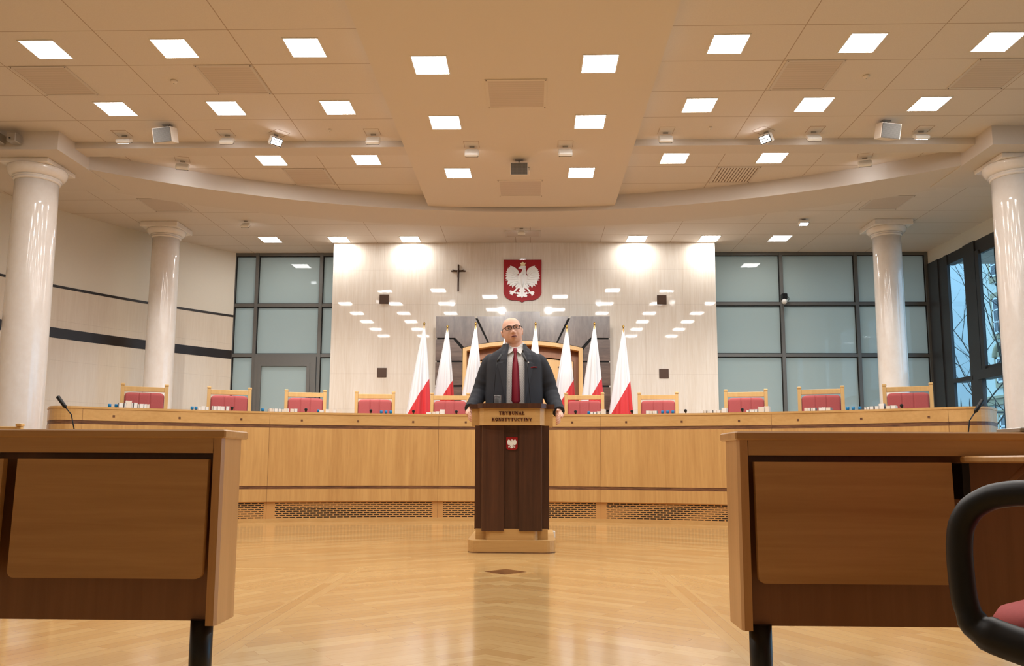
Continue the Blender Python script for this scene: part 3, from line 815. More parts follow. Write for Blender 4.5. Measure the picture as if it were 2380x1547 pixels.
# books
BOOKS = [
[(-0.5273,0.05,1.297),(-0.5227,0.019,1.296),(-0.5179,0.063,1.324),(-0.5131,0.009,1.3),(-0.5099,0.042,1.305),(-0.506,0.017,1.29),(-0.5019,0.046,1.294),(-0.4969,0.031,1.293),(-0.4928,0.031,1.292)],
[(-0.4264,0.023,1.275),(-0.4222,0.046,1.291),(-0.4168,0.04,1.285),(-0.4102,0.015,1.295),(-0.4065,0.044,1.294),(-0.4011,0.036,1.295),(-0.3952,0.045,1.294),(-0.3897,0.039,1.296)],
[(-0.3334,0.012,1.275),(-0.3303,0.035,1.284),(-0.3265,0.022,1.281),(-0.3225,0.036,1.282),(-0.3175,0.04,1.281),(-0.3131,0.025,1.276),(-0.3088,0.042,1.285),(-0.3048,0.022,1.285),(-0.3003,0.044,1.284),(-0.2948,0.039,1.285)],
[(-0.2568,0.06,1.278),(-0.2498,0.042,1.287),(-0.2443,0.04,1.288),(-0.2391,0.038,1.285),(-0.2341,0.038,1.289),(-0.229,0.038,1.285)],
[(-0.099,0.062,1.267),(-0.0919,0.046,1.275),(-0.0862,0.045,1.278),(-0.0797,0.061,1.302)],
[(0.1462,0.038,1.274),(0.1511,0.038,1.275),(0.1559,0.039,1.28),(0.162,0.054,1.305)],
[(0.2283,0.044,1.283),(0.2323,0.019,1.28),(0.2348,0.018,1.28),(0.2373,0.02,1.28),(0.2405,0.029,1.281)],
[(0.3066,0.038,1.281),(0.3112,0.021,1.274),(0.3137,0.017,1.274),(0.3161,0.02,1.274),(0.3198,0.038,1.279),(0.3249,0.038,1.278),(0.33,0.04,1.28),(0.3371,0.059,1.301)],
[(0.3699,0.026,1.273),(0.3736,0.029,1.279),(0.3776,0.032,1.278),(0.3819,0.034,1.279),(0.3886,0.067,1.305),(0.3965,0.05,1.311)],
[(0.4484,0.049,1.282),(0.4531,0.024,1.281),(0.4561,0.021,1.28),(0.4596,0.032,1.28),(0.4668,0.039,1.281),(0.4716,0.035,1.282),(0.4774,0.055,1.28)],
[(0.5244,0.021,1.269),(0.5275,0.022,1.275),(0.5319,0.044,1.28),(0.538,0.048,1.281),(0.5446,0.058,1.305),(0.5514,0.048,1.28),(0.5576,0.049,1.282)]]
WHERE = ['before the leftmost chair', 'before the second chair from the left', 'left of the third chair',
         'between the third and fourth chairs', 'beside the lectern, left side', 'beside the lectern, right side',
         'two chairs right of the lectern', 'left of the third-last chair', 'before the third-last chair',
         'before the second-last chair', 'before the rightmost chair']
bk = random.Random(3)
for row, wh in zip(BOOKS, WHERE):
    for i, (th, w, zt) in enumerate(row):
        x, y, _ = onarc(th, BR+.46)
        h = zt-1.03; w2 = max(.012, w*.93)
        tone = bk.choice(['white', 'white', 'cream'])
        t = thing('book', '%s book, %s in the row %s' % (tone, nth(i, len(row)), wh), 'book', (x, y, 1.03), -th, 'books '+wh)
        lean = bk.uniform(-.02, .03)
        Mx = Matrix.Rotation(lean, 4, 'Y')
        MB().box(-w2/2+.002, w2/2-.002, -.078, .072, .003, h-.003, Mx).build('pages', 'paper' if tone == 'white' else 'paper2', t)
        cv = bk.choice(['paper', 'cover', 'paper2', 'cover2' if i == 0 else 'cover'])
        MB().box(-w2/2, -w2/2+.002, -.08, .075, 0, h, Mx).box(w2/2-.002, w2/2, -.08, .075, 0, h, Mx).box(-w2/2, w2/2, .073, .077, 0, h, Mx).build('cover', cv, t)
# bottles
def bottle_mesh(t):
    MB().lathe([(.03, 0), (.032, .01), (.032, .13), (.026, .175), (.013, .205), (.012, .232)], 20).build('body', 'bottleglass', t)
    MB().lathe([(.0155, .226), (.0170, .229), (.0170, .256), (.014, .260)], 16).build('cap', 'blue', t)
    MB().lathe([(.0325, .06), (.0325, .12)], 20, cap=False).build('label_band', 'paper', t)
MT['bottleglass'] = plain('dark_green_bottle', rgb(20, 52, 44), .08, spec=.7)
BOT = [(-.5398, 1.280), (-.5319, 1.282), (-.4356, 1.275), (-.4305, 1.265), (-.3405, 1.271), (-.2620, 1.269), (-.1705, 1.27), (-.1635, 1.271), (-.1565, 1.272), (.1401, 1.255), (.2483, 1.267), (.2558, 1.266), (.2632, 1.265), (.4996, 1.262), (.5064, 1.262), (.5147, 1.264)]
BL = ['left of the pair before the leftmost chair', 'right of the pair before the leftmost chair', 'left of the second chair, left one', 'half hidden behind the books left of the second chair', 'left of the third red chair', 'beside the books right of the third chair',
      'leftmost of three before the fourth chair', 'middle of three before the fourth chair', 'rightmost of three before the fourth chair', 'half hidden behind books right of the lectern',
      'leftmost of three two chairs right of the lectern', 'middle of three two chairs right of the lectern', 'rightmost of three two chairs right of the lectern',
      'leftmost of three left of the rightmost chair', 'middle of three left of the rightmost chair', 'rightmost of three left of the rightmost chair']
b0 = None
for (th, z), l in zip(BOT, BL):
    x, y, _ = onarc(th, BR+.55)
    lab = 'blue-capped water bottle on the bench, '+l
    if b0 is None:
        z0_ = 1.03
        b0 = thing('water_bottle', lab, 'bottle', (x, y, 1.03), 0, 'blue-capped bottles on the bench'); bottle_mesh(b0)
    else: dup(b0, (x, y, 1.03), 0, lab)
# gooseneck microphones on the bench
def mic_small(t, h=.25):
    MB().lathe([(.035, 0), (.035, .012), (.012, .02)], 16).build('base', 'black', t)
    MB().tube([(0, 0, .01), (0, .005, h*.6), (0, .012, h*.85), (.0, -.005, h*.96)], .0045, 8).build('neck', 'black', t)
    MB().tube([(0, -.0, h*.94), (0, -.03, h*1.02), (0, -.05, h*1.03)], [.012, .018, .010], 12).build('head', 'black', t)
m0 = None
for i, th in enumerate((-.3834, -.2801, -.1855, -.1221, -.0574, .1228, .2067, .2848, .3647, .5705)):
    x, y, _ = onarc(th, BR+.3)
    lab = 'small black bench microphone, '+nth(i, 10)+' of the ten along the bench'
    if m0 is None:
        m0 = thing('microphone', lab, 'microphone', (x, y, 1.03), -th, 'microphones along the bench'); mic_small(m0, .235)
    else: dup(m0, (x, y, 1.03), -th, lab)

# ================================================================= JUDGES' CHAIRS
def judge_chair(loc, rz, label):
    t = thing('judge_chair', label, 'chair', loc, rz, "red judges' chairs")
    for sx in (-1, 1):
        x = sx*.245
        lg = MB().cbox(x-.021, x+.021, -.02, .022, 0, 1.325, .003)
        lg.build('back_post', 'oak_light', t)
        MB().cbox(x-.024, x+.024, -.023, .025, 1.325, 1.352, .005).build('post_cap', 'oak_light', t)
        MB().cbox(x-.021, x+.021, -.50, -.46, 0, .66, .003).build('front_leg', 'oak_light', t)
        MB().cbox(x-.028, x+.028, -.52, 0, .66, .69, .006).build('armrest', 'oak_light', t)
    MB().cbox(-.225, .225, -.012, .016, 1.255, 1.315, .003).build('top_rail', 'oak_light', t)
    MB().cbox(-.225, .225, -.49, .0, .36, .42, .003).build('seat_frame', 'oak_light', t)
    # padded back in three upholstered sections with rounded top corners
    R = []
    w0 = .222
    for z in [.52, .60, .75, .9, 1.05, 1.15]+[1.195+.045*sin(pi/2*k/9) for k in range(10)]:
        e = max(0, z-1.195)/.045
        w = w0-.045*(1-sqrt(max(0, 1-min(1, e)**2)))
        b = .035-.012*e**3
        ring = []
        n = 72
        for j in range(n+1):
            x = -w+2*w*j/n
            gro = exp(-((abs(x)-.062)/.005)**2)*.012
            edge = .03*(max(0, abs(x)/w-.9)/.1)**2
            ring.append((x, -b-.012*cos(x/w*pi/2)+gro+edge, z))
        for j in range(n+1):
            x = w-2*w*j/n
            ring.append((x, .012, z))
        R.append(ring)
    MB().rings(R, True, True).build('back_cushion', 'red_fabric', t)
    MB().cbox(-.22, .22, -.48, -.02, .42, .50, .02).build('seat_cushion', 'red_fabric', t)
    return t
CHS = [(-4.564,9.856,.425),(-3.674,10.273,.337),(-2.80,10.628,.19),(-1.934,10.872,.107),(-.950,11.088,0),(.864,10.99,-.16),(1.836,10.910,-.19),(2.871,10.426,-.22),(3.663,9.989,-.364),(4.533,9.613,-.437)]
CL = ['leftmost red judge chair behind the bench', 'second red judge chair from the left, before the curved wall edge', 'third red judge chair from the left, before the frosted door', 'fourth red judge chair from the left, before bare marble',
      'red judge chair just left of the speaker, before the flags', 'red judge chair just right of the speaker, before the flags', 'red judge chair before bare marble, right of the rightmost flag',
      'third red judge chair from the right, before frosted glass', 'second red judge chair from the right', 'rightmost red judge chair, before the rear column']
c0 = None
for (x, y, r), l in zip(CHS, CL):
    if c0 is None: c0 = judge_chair((x, y, .25), r, 'oak-framed '+l)
    else: dup(c0, (x, y, .25), r, 'oak-framed '+l)
# lone chair behind the near left desk
t = thing('wooden_chair', 'pale wooden chair, only its top rail showing behind the near left desk', 'chair', (-2.93, 4.5, 0))
for sx in (-1, 1):
    x = sx*.245
    MB().cbox(x-.013, x+.013, -.013, .013, 0, .862, .003).cbox(x-.017, x+.017, -.017, .017, .862, .878, .003).build('back_post', 'oak_light', t)
    MB().cbox(x-.018, x+.018, .40, .435, 0, .44, .003).build('front_leg', 'oak_light', t)
MB().cbox(-.232, .232, -.01, .012, .81, .862, .003).cbox(-.232, .232, -.01, .012, .56, .60, .003).build('back_rail', 'oak_light', t)
MB().cbox(-.25, .25, -.01, .44, .42, .46, .01).build('seat', 'red_fabric', t)

# ================================================================= LECTERN
lec = thing('lectern', 'dark wood lectern with oak head and plinth, white eagle shield on its front', 'lectern', (.01, 6.25, 0))
def octa(w, wc, y0, yc, y1):
    """front flat half width wc, full half width w, front y0, chamfer end yc, back y1"""
    return [(-wc, y0), (wc, y0), (w, yc), (w, y1), (-w, y1), (-w, yc)]
def rrect(w, y0, y1, r, n=6):
    p = []
    for cx, sg, a0 in ((w-r, 1, -90),):
        for k in range(n+1): a = radians(a0+90*k/n); p.append((cx+r*cos(a), y0+r+r*sin(a)))
    p += [(w, y1), (-w, y1)]
    for k in range(n+1): a = radians(180+90*k/n); p.append((-w+r+r*cos(a), y0+r+r*sin(a)))
    return p
MB().prism(rrect(.333, 0, 1.0, .09), 0, .092).build('plinth', 'oak_h', lec)
MB().prism(rrect(.333, -.002, .2, .09), -.0, .006).build('plinth_joint', 'stripe', lec)
MB().prism(rrect(.20, .03, .42, .05), .092, .175).prism([(-.275, .085), (.275, .085), (.275, .45), (-.275, .45)], .092, .172).build('inner_base', 'oak_h', lec)
MB().box(-.285, .285, .10, .45, .165, .955).build('carcass', 'wenge', lec)
for sg in (-1, 1):
    pts = [(sg*.058, .02), (sg*.222, .02), (sg*.232, .05), (sg*.232, .10), (sg*.058, .10)]
    MB().prism(pts, .16, .955).build('front_panel', 'wenge', lec)
MB().box(-.058, .058, .045, .10, .165, .955).build('centre_panel', 'wenge', lec)
hd = [(-.178, -.01), (.178, -.01), (.215, 0), (.245, .03), (.252, .065), (.252, .10), (.315, .10), (.318, .45), (-.318, .45), (-.315, .10), (-.252, .10), (-.252, .065), (-.245, .03), (-.215, 0)]
MB().prism(hd, .955, 1.083).build('head', 'oak_h', lec)
tp = [(-.18, -.025), (.18, -.025), (.225, -.015), (.26, .02), (.268, .06), (.268, .085), (.328, .085), (.332, .46), (-.332, .46), (-.328, .085), (-.268, .085), (-.268, .06), (-.26, .02), (-.225, -.015)]
MB().prism(tp, 1.083, 1.12).build('top_board', 'wenge', lec)
# applied letters
def stroke(m, pts, w, o, sc):
    for (a, b), (c, d_) in zip(pts[:-1], pts[1:]):
        L = hypot(c-a, d_-b)
        if L < 1e-6: continue
        nx, ny = -(d_-b)/L*w/2, (c-a)/L*w/2
        q = [(a+nx, b+ny), (c+nx, d_+ny), (c-nx, d_-ny), (a-nx, b-ny)]
        m.add([(o[0]+x*sc, yy, o[1]+z*sc) for yy in (-.014, -.009) for x, z in q], [(0, 1, 2, 3), (4, 7, 6, 5), (0, 4, 5, 1), (1, 5, 6, 2), (2, 6, 7, 3), (3, 7, 4, 0)])
def cur(cx, cz, rx, rz, a0, a1, n=10): return [(cx+rx*cos(radians(a0+(a1-a0)*k/n)), cz+rz*sin(radians(a0+(a1-a0)*k/n))) for k in range(n+1)]
K, k_ = .235, .10     # thick and thin strokes, letter height 1
def sf(x, z, w=.34): return ([(x-w/2, z), (x+w/2, z)], .07)
GL = {
 'T': (.80, [([(.4, 0), (.4, 1)], K), ([(.04, .96), (.76, .96)], k_), ([(.05, .96), (.05, .76)], k_), ([(.75, .96), (.75, .76)], k_), sf(.4, .035)]),
 'R': (.86, [([(.2, 0), (.2, 1)], K), ([(.2, .96), (.45, .96)], k_), ([(.2, .52), (.45, .52)], k_), (cur(.42, .74, .2, .22, 90, -90), K*.85), ([(.42, .5), (.74, .03)], K), sf(.2, .035), sf(.2, .965), sf(.78, .035, .2)]),
 'Y': (.82, [([(.12, .96), (.42, .48)], K), ([(.72, .96), (.42, .48)], k_), ([(.42, 0), (.42, .52)], K), sf(.14, .965, .3), sf(.72, .965, .26), sf(.42, .035)]),
 'B': (.80, [([(.2, 0), (.2, 1)], K), ([(.2, .96), (.42, .96)], k_), ([(.2, .53), (.42, .53)], k_), ([(.2, .04), (.44, .04)], k_), (cur(.4, .745, .18, .21, 90, -90), K*.8), (cur(.43, .285, .21, .245, 90, -90), K*.85), sf(.16, .035, .28), sf(.16, .965, .28)]),
 'U': (.86, [([(.2, 1), (.2, .3)], K), (cur(.44, .3, .24, .26, 180, 360), k_*1.3), ([(.68, 1), (.68, .3)], k_), sf(.2, .965), sf(.68, .965, .28)]),
 'N': (.88, [([(.16, 0), (.16, 1)], k_), ([(.14, 1), (.70, 0)], K), ([(.72, 0), (.72, 1)], k_), sf(.14, .035, .28), sf(.12, .965, .24), sf(.72, .965, .28)]),
 'A': (.88, [([(.44, 1), (.13, .03)], k_), ([(.44, 1), (.74, .03)], K), ([(.24, .34), (.62, .34)], k_), sf(.12, .035, .26), sf(.74, .035, .32)]),
 '\u0141': (.76, [([(.22, 0), (.22, 1)], K), ([(.2, .04), (.70, .04)], k_), ([(.69, .04), (.69, .28)], k_), ([(.02, .38), (.46, .64)], .1), sf(.22, .035), sf(.22, .965)]),
 'K': (.88, [([(.2, 0), (.2, 1)], K), ([(.28, .45), (.68, .96)], k_), ([(.36, .56), (.74, .03)], K), sf(.2, .035), sf(.2, .965), sf(.7, .965, .26), sf(.76, .035, .26)]),
 'O': (.90, [(cur(.45, .5, .32, .44, 60, 300, 16), K*.9), (cur(.45, .5, .32, .44, -60, 60, 10), K*.9), (cur(.45, .5, .3, .46, 40, 140, 8), k_), (cur(.45, .5, .3, .46, 220, 320, 8), k_)]),
 'S': (.72, [(cur(.36, .74, .2, .22, 20, 200, 10), .11), ([(.17, .66), (.55, .36)], K*.9), (cur(.36, .27, .21, .23, 20, -160, 10), .11), ([(.58, .96), (.58, .72)], k_), ([(.12, .28), (.12, .04)], k_)]),
 'C': (.82, [(cur(.45, .5, .32, .44, 55, 305, 18), .14), ([(.70, .96), (.70, .7)], k_)]),
 'J': (.54, [([(.34, 1), (.34, .2)], K), (cur(.2, .2, .15, .2, 0, -150, 8), .1), sf(.34, .965)]),
}
def word(txt, zc, h, width):
    m = MB()
    tot = sum(GL[c][0] for c in txt)+.06*(len(txt)-1)
    sx = width/tot; x = -width/2
    for c in txt:
        w, st = GL[c]
        sub = MB()
        for pts, tk in st: stroke(sub, pts, tk, (0, 0), 1)
        sub.v = [(x+vx*sx, vy, zc+(vz-.5)*h) for vx, vy, vz in sub.v]
        m.add(sub.v, sub.f)
        x += (w+.06)*sx
    return m
for wtxt, zc, wd in (('TRYBUNA\u0141', 1.046, .196), ('KONSTYTUCYJNY', .998, .307)):
    word(wtxt, zc, .025, wd).build('lettering', 'letters', lec).location = (0, -.001, 0)
# small shield on the lectern
s_ = .100/1110
k = s_/.00069
f = lambda a, b, d: ((a-705)*s_, d, .815+(805-b)*s_)
sh2 = MB().prism(SH, .037, .046, f).build('shield', 'red', lec)
MB().prism([(705+(a-705)*.93, 805+(b-805)*.90) for a, b in EAG], .033, .038, f).build('eagle', 'whitesatin', sh2)
# glass
t = thing('drinking_glass', 'clear straight drinking glass standing on the left of the lectern top', 'glass', (-.105, 6.40, 1.12))
MB().lathe([(.027, 0), (.030, .075), (.0285, .075), (.0255, .008), (.002, .006)], 24, cap=False).build('tumbler', 'clear', t)
MB().lathe([(.027, .0), (.027, .004)], 24).build('glass_bottom', 'clear', t)
# two long gooseneck microphones on the lectern
for nm, bx, hx, hz0, hz1, x1, l in (('a', -.14, -.112, 1.462, 1.525, -.078, 'long gooseneck microphone on the left of the lectern top'), ('b', .15, .120, 1.462, 1.535, .088, 'long gooseneck microphone on the right of the lectern top')):
    t = thing('gooseneck_microphone', l, 'microphone', (bx, 6.42, 1.12), 0, 'lectern microphones')
    MB().lathe([(.02, 0), (.02, .008), (.006, .014)], 16).build('base', 'black', t)
    MB().tube([(0, 0, .01), ((hx-bx)*.3, 0, .15), ((hx-bx)*.7, .0, .28), (hx-bx, .01, hz0-1.12+.01)], .0022, 8).build('neck', 'black', t)
    MB().tube([(hx-bx, .01, hz0-1.12), (hx-bx+(x1-hx)*.2, .013, hz0-1.12+.012), (x1-bx, .04, hz1-1.12)], [.006, .009, .009], 12).build('head', 'black', t)
# floor socket boxes
for x, l in ((.345, 'small white socket box on the floor right of the lectern plinth'), (-.32, 'small white socket box on the floor left of the lectern plinth')):
    t = thing('socket_box', l, 'socket box', (x, 7.5, 0))
    MB().cbox(-.028, .028, -.028, .028, 0, .062, .004).build('body', 'white', t)
    MB().lathe([(.004, 0), (.004, .002)], 8, (0, 0, 0)).build('screw', 'steel', t).location = (0, -.027, .02)
    kids(t)[-1].rotation_euler = (pi/2, 0, 0)

# ================================================================= PERSON
def person():
    bx, by, bz = .015, 6.80, .092
    t = thing('person', 'bald man in a dark suit, dotted shirt and burgundy tie, standing and gripping the lectern', 'person', (bx, by, bz))
    # ---- head geometry (own frame, origin at head centre, face toward -Y)
    def headmesh():
        m = MB(); R = []
        nu, nv = 72, 60
        for j in range(1, nv):
            ph = pi*j/nv; ring = []
            for i in range(nu):
                a = 2*pi*i/nu
                dx, dy, dz = sin(ph)*cos(a), sin(ph)*sin(a), cos(ph)
                x, y, z = dx*.0795, dy*.098, dz*.114
                lo = max(0, -z-.01)/.10
                # fleshy jaw: keep width low down, pull the back of the skull in
                if z < 0:
                    wr = sqrt(max(0, 1-(z/.114)**2)); tgt = sqrt(max(0, 1-(abs(z)/.120)**3.4))
                    g = tgt/max(wr, .05); g = min(g, 1.35)
                    x *= (1+(g-1)*.8)*(1-.10*lo)
                    if y < 0: y *= 1+(g-1)*.6
                    if y > 0: y *= (1-.30*lo)
                if z > 0:
                    wr = sqrt(max(1e-4, 1-(z/.114)**2)); tgt = max(0, 1-(z/.1145)**2.7)**(1/2.7); g = min(1.35, tgt/wr)
                    x *= 1+(g-1)*.9; y *= 1+(g-1)*.9
                if y < 0:
                    b = 0
                    G = lambda cx, cz, sx, sz: exp(-((x-cx)/sx)**2-((z-cz)/sz)**2)
                    G2 = lambda cx, cz, sx, sz: G(cx, cz, sx, sz)+G(-cx, cz, sx, sz)
                    b += .010*exp(-(x/.010)**2)*max(0, min(1, (.025-z)/.05))*(1 if z > -.035 else exp(-((z+.035)/.006)**2))
                    b += .019*G(0, -.028, .0125, .013)+.007*G2(.014, -.033, .007, .008)
                    b += .005*exp(-((z-.030)/.009)**2-(x/.055)**2)
                    b -= .009*G2(.031, .012, .016, .011)
                    b += .005*G2(.044, -.030, .02, .022)
                    b += .007*G(0, -.056, .026, .006)+.007*G(0, -.072, .022, .006)-.006*G(0, -.0640, .022, .0028)
                    b += .010*G(0, -.095, .024, .014)
                    b -= .0045*G2(.033, -.050, .006, .018)
                    y -= b*min(1, -dy*1.6)
                ring.append((x, y, z))
            R.append(ring)
        m.rings(R, True, True)
        # ears
        for sx in (-1, 1):
            er = []
            for k in range(9):
                q = k/8.0
                er.append([(sx*(.076+.016*q)+sx*.004*cos(2*pi*j/16), .012+.017*(1-.25*q)*sin(2*pi*j/16)*1.0, -.004-.006*q+.031*(1-.15*q)*cos(2*pi*j/16)) for j in range(16)])
            m.rings(er, True, True)
        return m
    hm = headmesh()
    HM = Matrix.Translation((-.018, -.045, 1.755-.092)) @ Euler((radians(-5), radians(-9), radians(5)), 'XYZ').to_matrix().to_4x4()
    skin = MB()
    skin.add([HM @ Vector(v) for v in hm.v], hm.f, True)
    # neck, torso, hips
    def ell(cx, cy, z, a, b, n=40, p=2.3):
        out = []
        for k in range(n):
            t_ = 2*pi*k/n; c, s = cos(t_), sin(t_)
            out.append((cx+a*(abs(c)**(2/p))*(1 if c >= 0 else -1), cy+b*(abs(s)**(2/p))*(1 if s >= 0 else -1), z))
        return out
    skin.rings([ell(0, .0, z, a, b) for z, a, b in ((.86, .15, .12), (1.0, .17, .13), (1.15, .18, .135), (1.3, .185, .13), (1.42, .17, .11), (1.47, .12, .085), (1.51, .078, .075))], True, True)
    skin.rings([ell(cx, cy, z, a, b, p=2) for z, a, b, cx, cy in ((1.42, .085, .08, .004, .0), (1.50, .074, .074, 0, -.01), (1.58, .072, .074, -.006, -.018), (1.64, .070, .07, -.01, -.02))], True, True)
    def limb(m, pts, rad, n=20): m.tube(pts, rad, n)
    legs = []
    for sx in (-1, 1):
        limb(skin, [(sx*.095, .02, .92), (sx*.10, .0, .70), (sx*.105, -.01, .48), (sx*.11, .01, .28), (sx*.115, .02, .07)], [.09, .08, .056, .05, .036])
        skin.tube([(sx*.115, .035, .045), (sx*.12, -.06, .035), (sx*.125, -.15, .03)], [.035, .038, .03], 14)
    ARM = {-1: [(-.185, .02, 1.425), (-.245, .05, 1.29), (-.285, .06, 1.17), (-.32, -.03, 1.075), (-.352, -.16, 1.005)],
           1: [(.19, .02, 1.425), (.262, .05, 1.29), (.30, .06, 1.16), (.335, -.04, 1.06), (.365, -.17, .985)]}
    for sx in (-1, 1):
        limb(skin, ARM[sx], [.05, .048, .042, .036, .026])
        w = Vector(ARM[sx][-1])
        # palm, held against the outside of the lectern head
        palm = [w, w+Vector((sx*.004, -.03, -.012)), w+Vector((sx*.004, -.062, -.030)), w+Vector((sx*-.002, -.088, -.046))]
        skin.tube(palm, [.024, .031, .034, .026], 14, flat=.62)
        kn = palm[-1]
        for i in range(4):
            up_ = .024-i*.0165
            base = kn+Vector((sx*.002, .012-i*.004, up_))
            L = (.034, .037, .035, .028)[i]
            a = base+Vector((sx*.002, -L*.75, -.008)); b = a+Vector((-sx*.012, -L*.45, -.014)); c = b+Vector((-sx*.016, -.004, -.010))
            skin.tube([base, a, b, c], [.0105, .0098, .009, .0078], 10)
        th0 = palm[1]+Vector((-sx*.008, .0, .022))
        skin.tube([th0, th0+Vector((-sx*.006, -.028, .004)), th0+Vector((-sx*.012, -.052, -.006))], [.013, .011, .0085], 10)
    body = skin.build('body', 'skin', t)
    md = body.modifiers.new('union', 'REMESH'); md.mode = 'VOXEL'; md.voxel_size = .0034; md.use_smooth_shade = True
    ms = body.modifiers.new('soften', 'SMOOTH'); ms.factor = .5; ms.iterations = 3
    # ---- shirt
    TS = [(.80, .205, .150), (.95, .215, .165), (1.05, .218, .172), (1.15, .217, .168), (1.25, .215, .158), (1.37, .212, .145), (1.43, .20, .13), (1.48, .15, .105), (1.515, .098, .088), (1.545, .085, .083)]
    MB().rings([ell(.0, .0, z, a-.012, b-.012) for z, a, b in TS], True, True).build('shirt', 'shirt', t)
    def prof(z, i):
        for (z0, *p0), (z1, *p1) in zip(TS[:-1], TS[1:]):
            if z0 <= z <= z1:
                q = (z-z0)/(z1-z0); return p0[i]*(1-q)+p1[i]*q
        return TS[-1][i+1]
    def fy(x, z, off=0):
        a, b = prof(z, 0)+off, prof(z, 1)+off
        return -b*(max(0, 1-min(1, abs(x)/a)**2.3))**(1/2.3)
    # collar wings
    cl = MB()
    for sx in (-1, 1):
        z = [(.0, 1.505), (.072, 1.572), (.080, 1.535), (.052, 1.462)]
        y = [-.104, -.060, -.070, -.130]
        q = [(sx*a+.004, yy, b) for (a, b), yy in zip(z, y)]
        q2 = [(a, yy+.008, b) for a, yy, b in q]
        cl.add(q+q2, [(0, 1, 2, 3), (4, 7, 6, 5), (0, 4, 5, 1), (1, 5, 6, 2), (2, 6, 7, 3), (3, 7, 4, 0)])
    R = []
    for rr, z in ((.082, 1.510), (.080, 1.54), (.081, 1.575), (.084, 1.575), (.088, 1.510)):
        R.append([(rr*cos(a), -.008+rr*.98*sin(a), z-.05*max(0, -sin(a))) for a in [2*pi*k/32 for k in range(32)]])
    cl.rings(R, False, True)
    cl.build('collar', 'shirt', t)
    # ---- tie
    tie = MB()
    TW = [(1.516, .013), (1.498, .0185), (1.474, .012), (1.46, .012), (1.38, .024), (1.30, .029), (1.2, .032), (1.075, .036), (1.04, .014)]
    Rr = []
    for z, w in TW:
        yk = fy(0, min(z, 1.40), 0)-.012
        if z > 1.40: yk = -.145+(z-1.40)*.20
        cx = .010+(1.49-z)*.02
        Rr.append([(cx-w, yk+.004, z), (cx, yk-.008, z), (cx+w, yk+.004, z), (cx, yk+.010, z)])
    tie.rings(Rr, True, True).build('tie', 'tie', t)
    MB().box(.034, .040, fy(0, 1.12)-.006, fy(0, 1.12)-.001, 1.10, 1.122).build('tie_badge', 'gold', t)
    # ---- jacket: open front shell plus sleeves
    jk = MB()
    GAPL, GAPR = -.058, .088
    rings_ = []
    n = 56
    JS = [(.78, .225, .165), (.95, .232, .180), (1.05, .233, .187), (1.15, .230, .182), (1.25, .226, .170), (1.36, .226, .156), (1.42, .220, .146), (1.455, .205, .134), (1.485, .172, .122), (1.51, .130, .110), (1.535, .102, .100), (1.56, .092, .096)]
    for z, a, b in JS:
        gr = min(GAPR, a*.9); gl = min(-GAPL, a*.9)
        if z > 1.47: gr = min(gr, .075); gl = min(gl, .068)
        p = 2.3
        def ang(x):  # parameter where superellipse reaches x on the front
            return math.acos(max(-1, min(1, (abs(x)/a)**(p/2)*(1 if x >= 0 else -1))))
        t0 = -ang(gr); t1 = -2*pi+ang(-gl)   # go round the back: from right front edge to left front edge
        t0 = -ang(gr); t1 = ang(-gl)-0
        # right edge angle is -ang(gr) (front is negative y); sweep upward through 0, pi/2 (back), pi to left edge
        a0 = -ang(gr); a1 = 2*pi-ang(-gl)
        ring = []
        for k in range(n+1):
            tt = a0+(a1-a0)*k/n; c, s_2 = cos(tt), sin(tt)
            ring.append((a*(abs(c)**(2/p))*(1 if c >= 0 else -1), b*(abs(s_2)**(2/p))*(1 if s_2 >= 0 else -1), z))
        rings_.append(ring)
    jk.rings(rings_, False, True, closed=False)
    for sx in (-1, 1):
        A_ = ARM[sx]
        pts = [Vector(A_[0])+Vector((-sx*.03, 0, -.01)), Vector(A_[0])+Vector((sx*.012, 0, -.005)), Vector(A_[1]), Vector(A_[2]), Vector(A_[3]), Vector(A_[4])+Vector((0, .01, .005))]
        # wrinkled sleeve: resample and modulate radius
        P2, R2 = [], []
        rad = [.058, .066, .068, .063, .055, .046]
        for i in range(5):
            for q in range(6):
                s = q/6.0
                pp = pts[i].lerp(pts[i+1], s); r = rad[i]*(1-s)+rad[i+1]*s
                P2.append(pp); R2.append(r*(1+.035*sin((i*6+q)*1.9)*(1 if i > 1 else .2)))
        P2.append(pts[-1]); R2.append(rad[-1])
        # smooth path
        for _ in range(3):
            P2 = [P2[0]]+[(P2[i-1]+P2[i]*2+P2[i+1])/4 for i in range(1, len(P2)-1)]+[P2[-1]]
        jk.tube(P2, R2, 28)
    j = jk.build('jacket', 'suit', t)
    so = j.modifiers.new('cloth', 'SOLIDIFY'); so.thickness = .014; so.offset = 0
    rm = j.modifiers.new('union', 'REMESH'); rm.mode = 'VOXEL'; rm.voxel_size = .0045; rm.use_smooth_shade = True
    sm_ = j.modifiers.new('soften', 'SMOOTH'); sm_.factor = .6; sm_.iterations = 14
    def jfy(x, z):
        for (z0, a0, b0), (z1, a1, b1) in zip(JS[:-1], JS[1:]):
            if z0 <= z <= z1+1e-9:
                q = (z-z0)/(z1-z0); a, b = a0*(1-q)+a1*q, b0*(1-q)+b1*q
                return -b*(max(0, 1-min(1, abs(x)/a)**2.3))**(1/2.3)
        return -.09
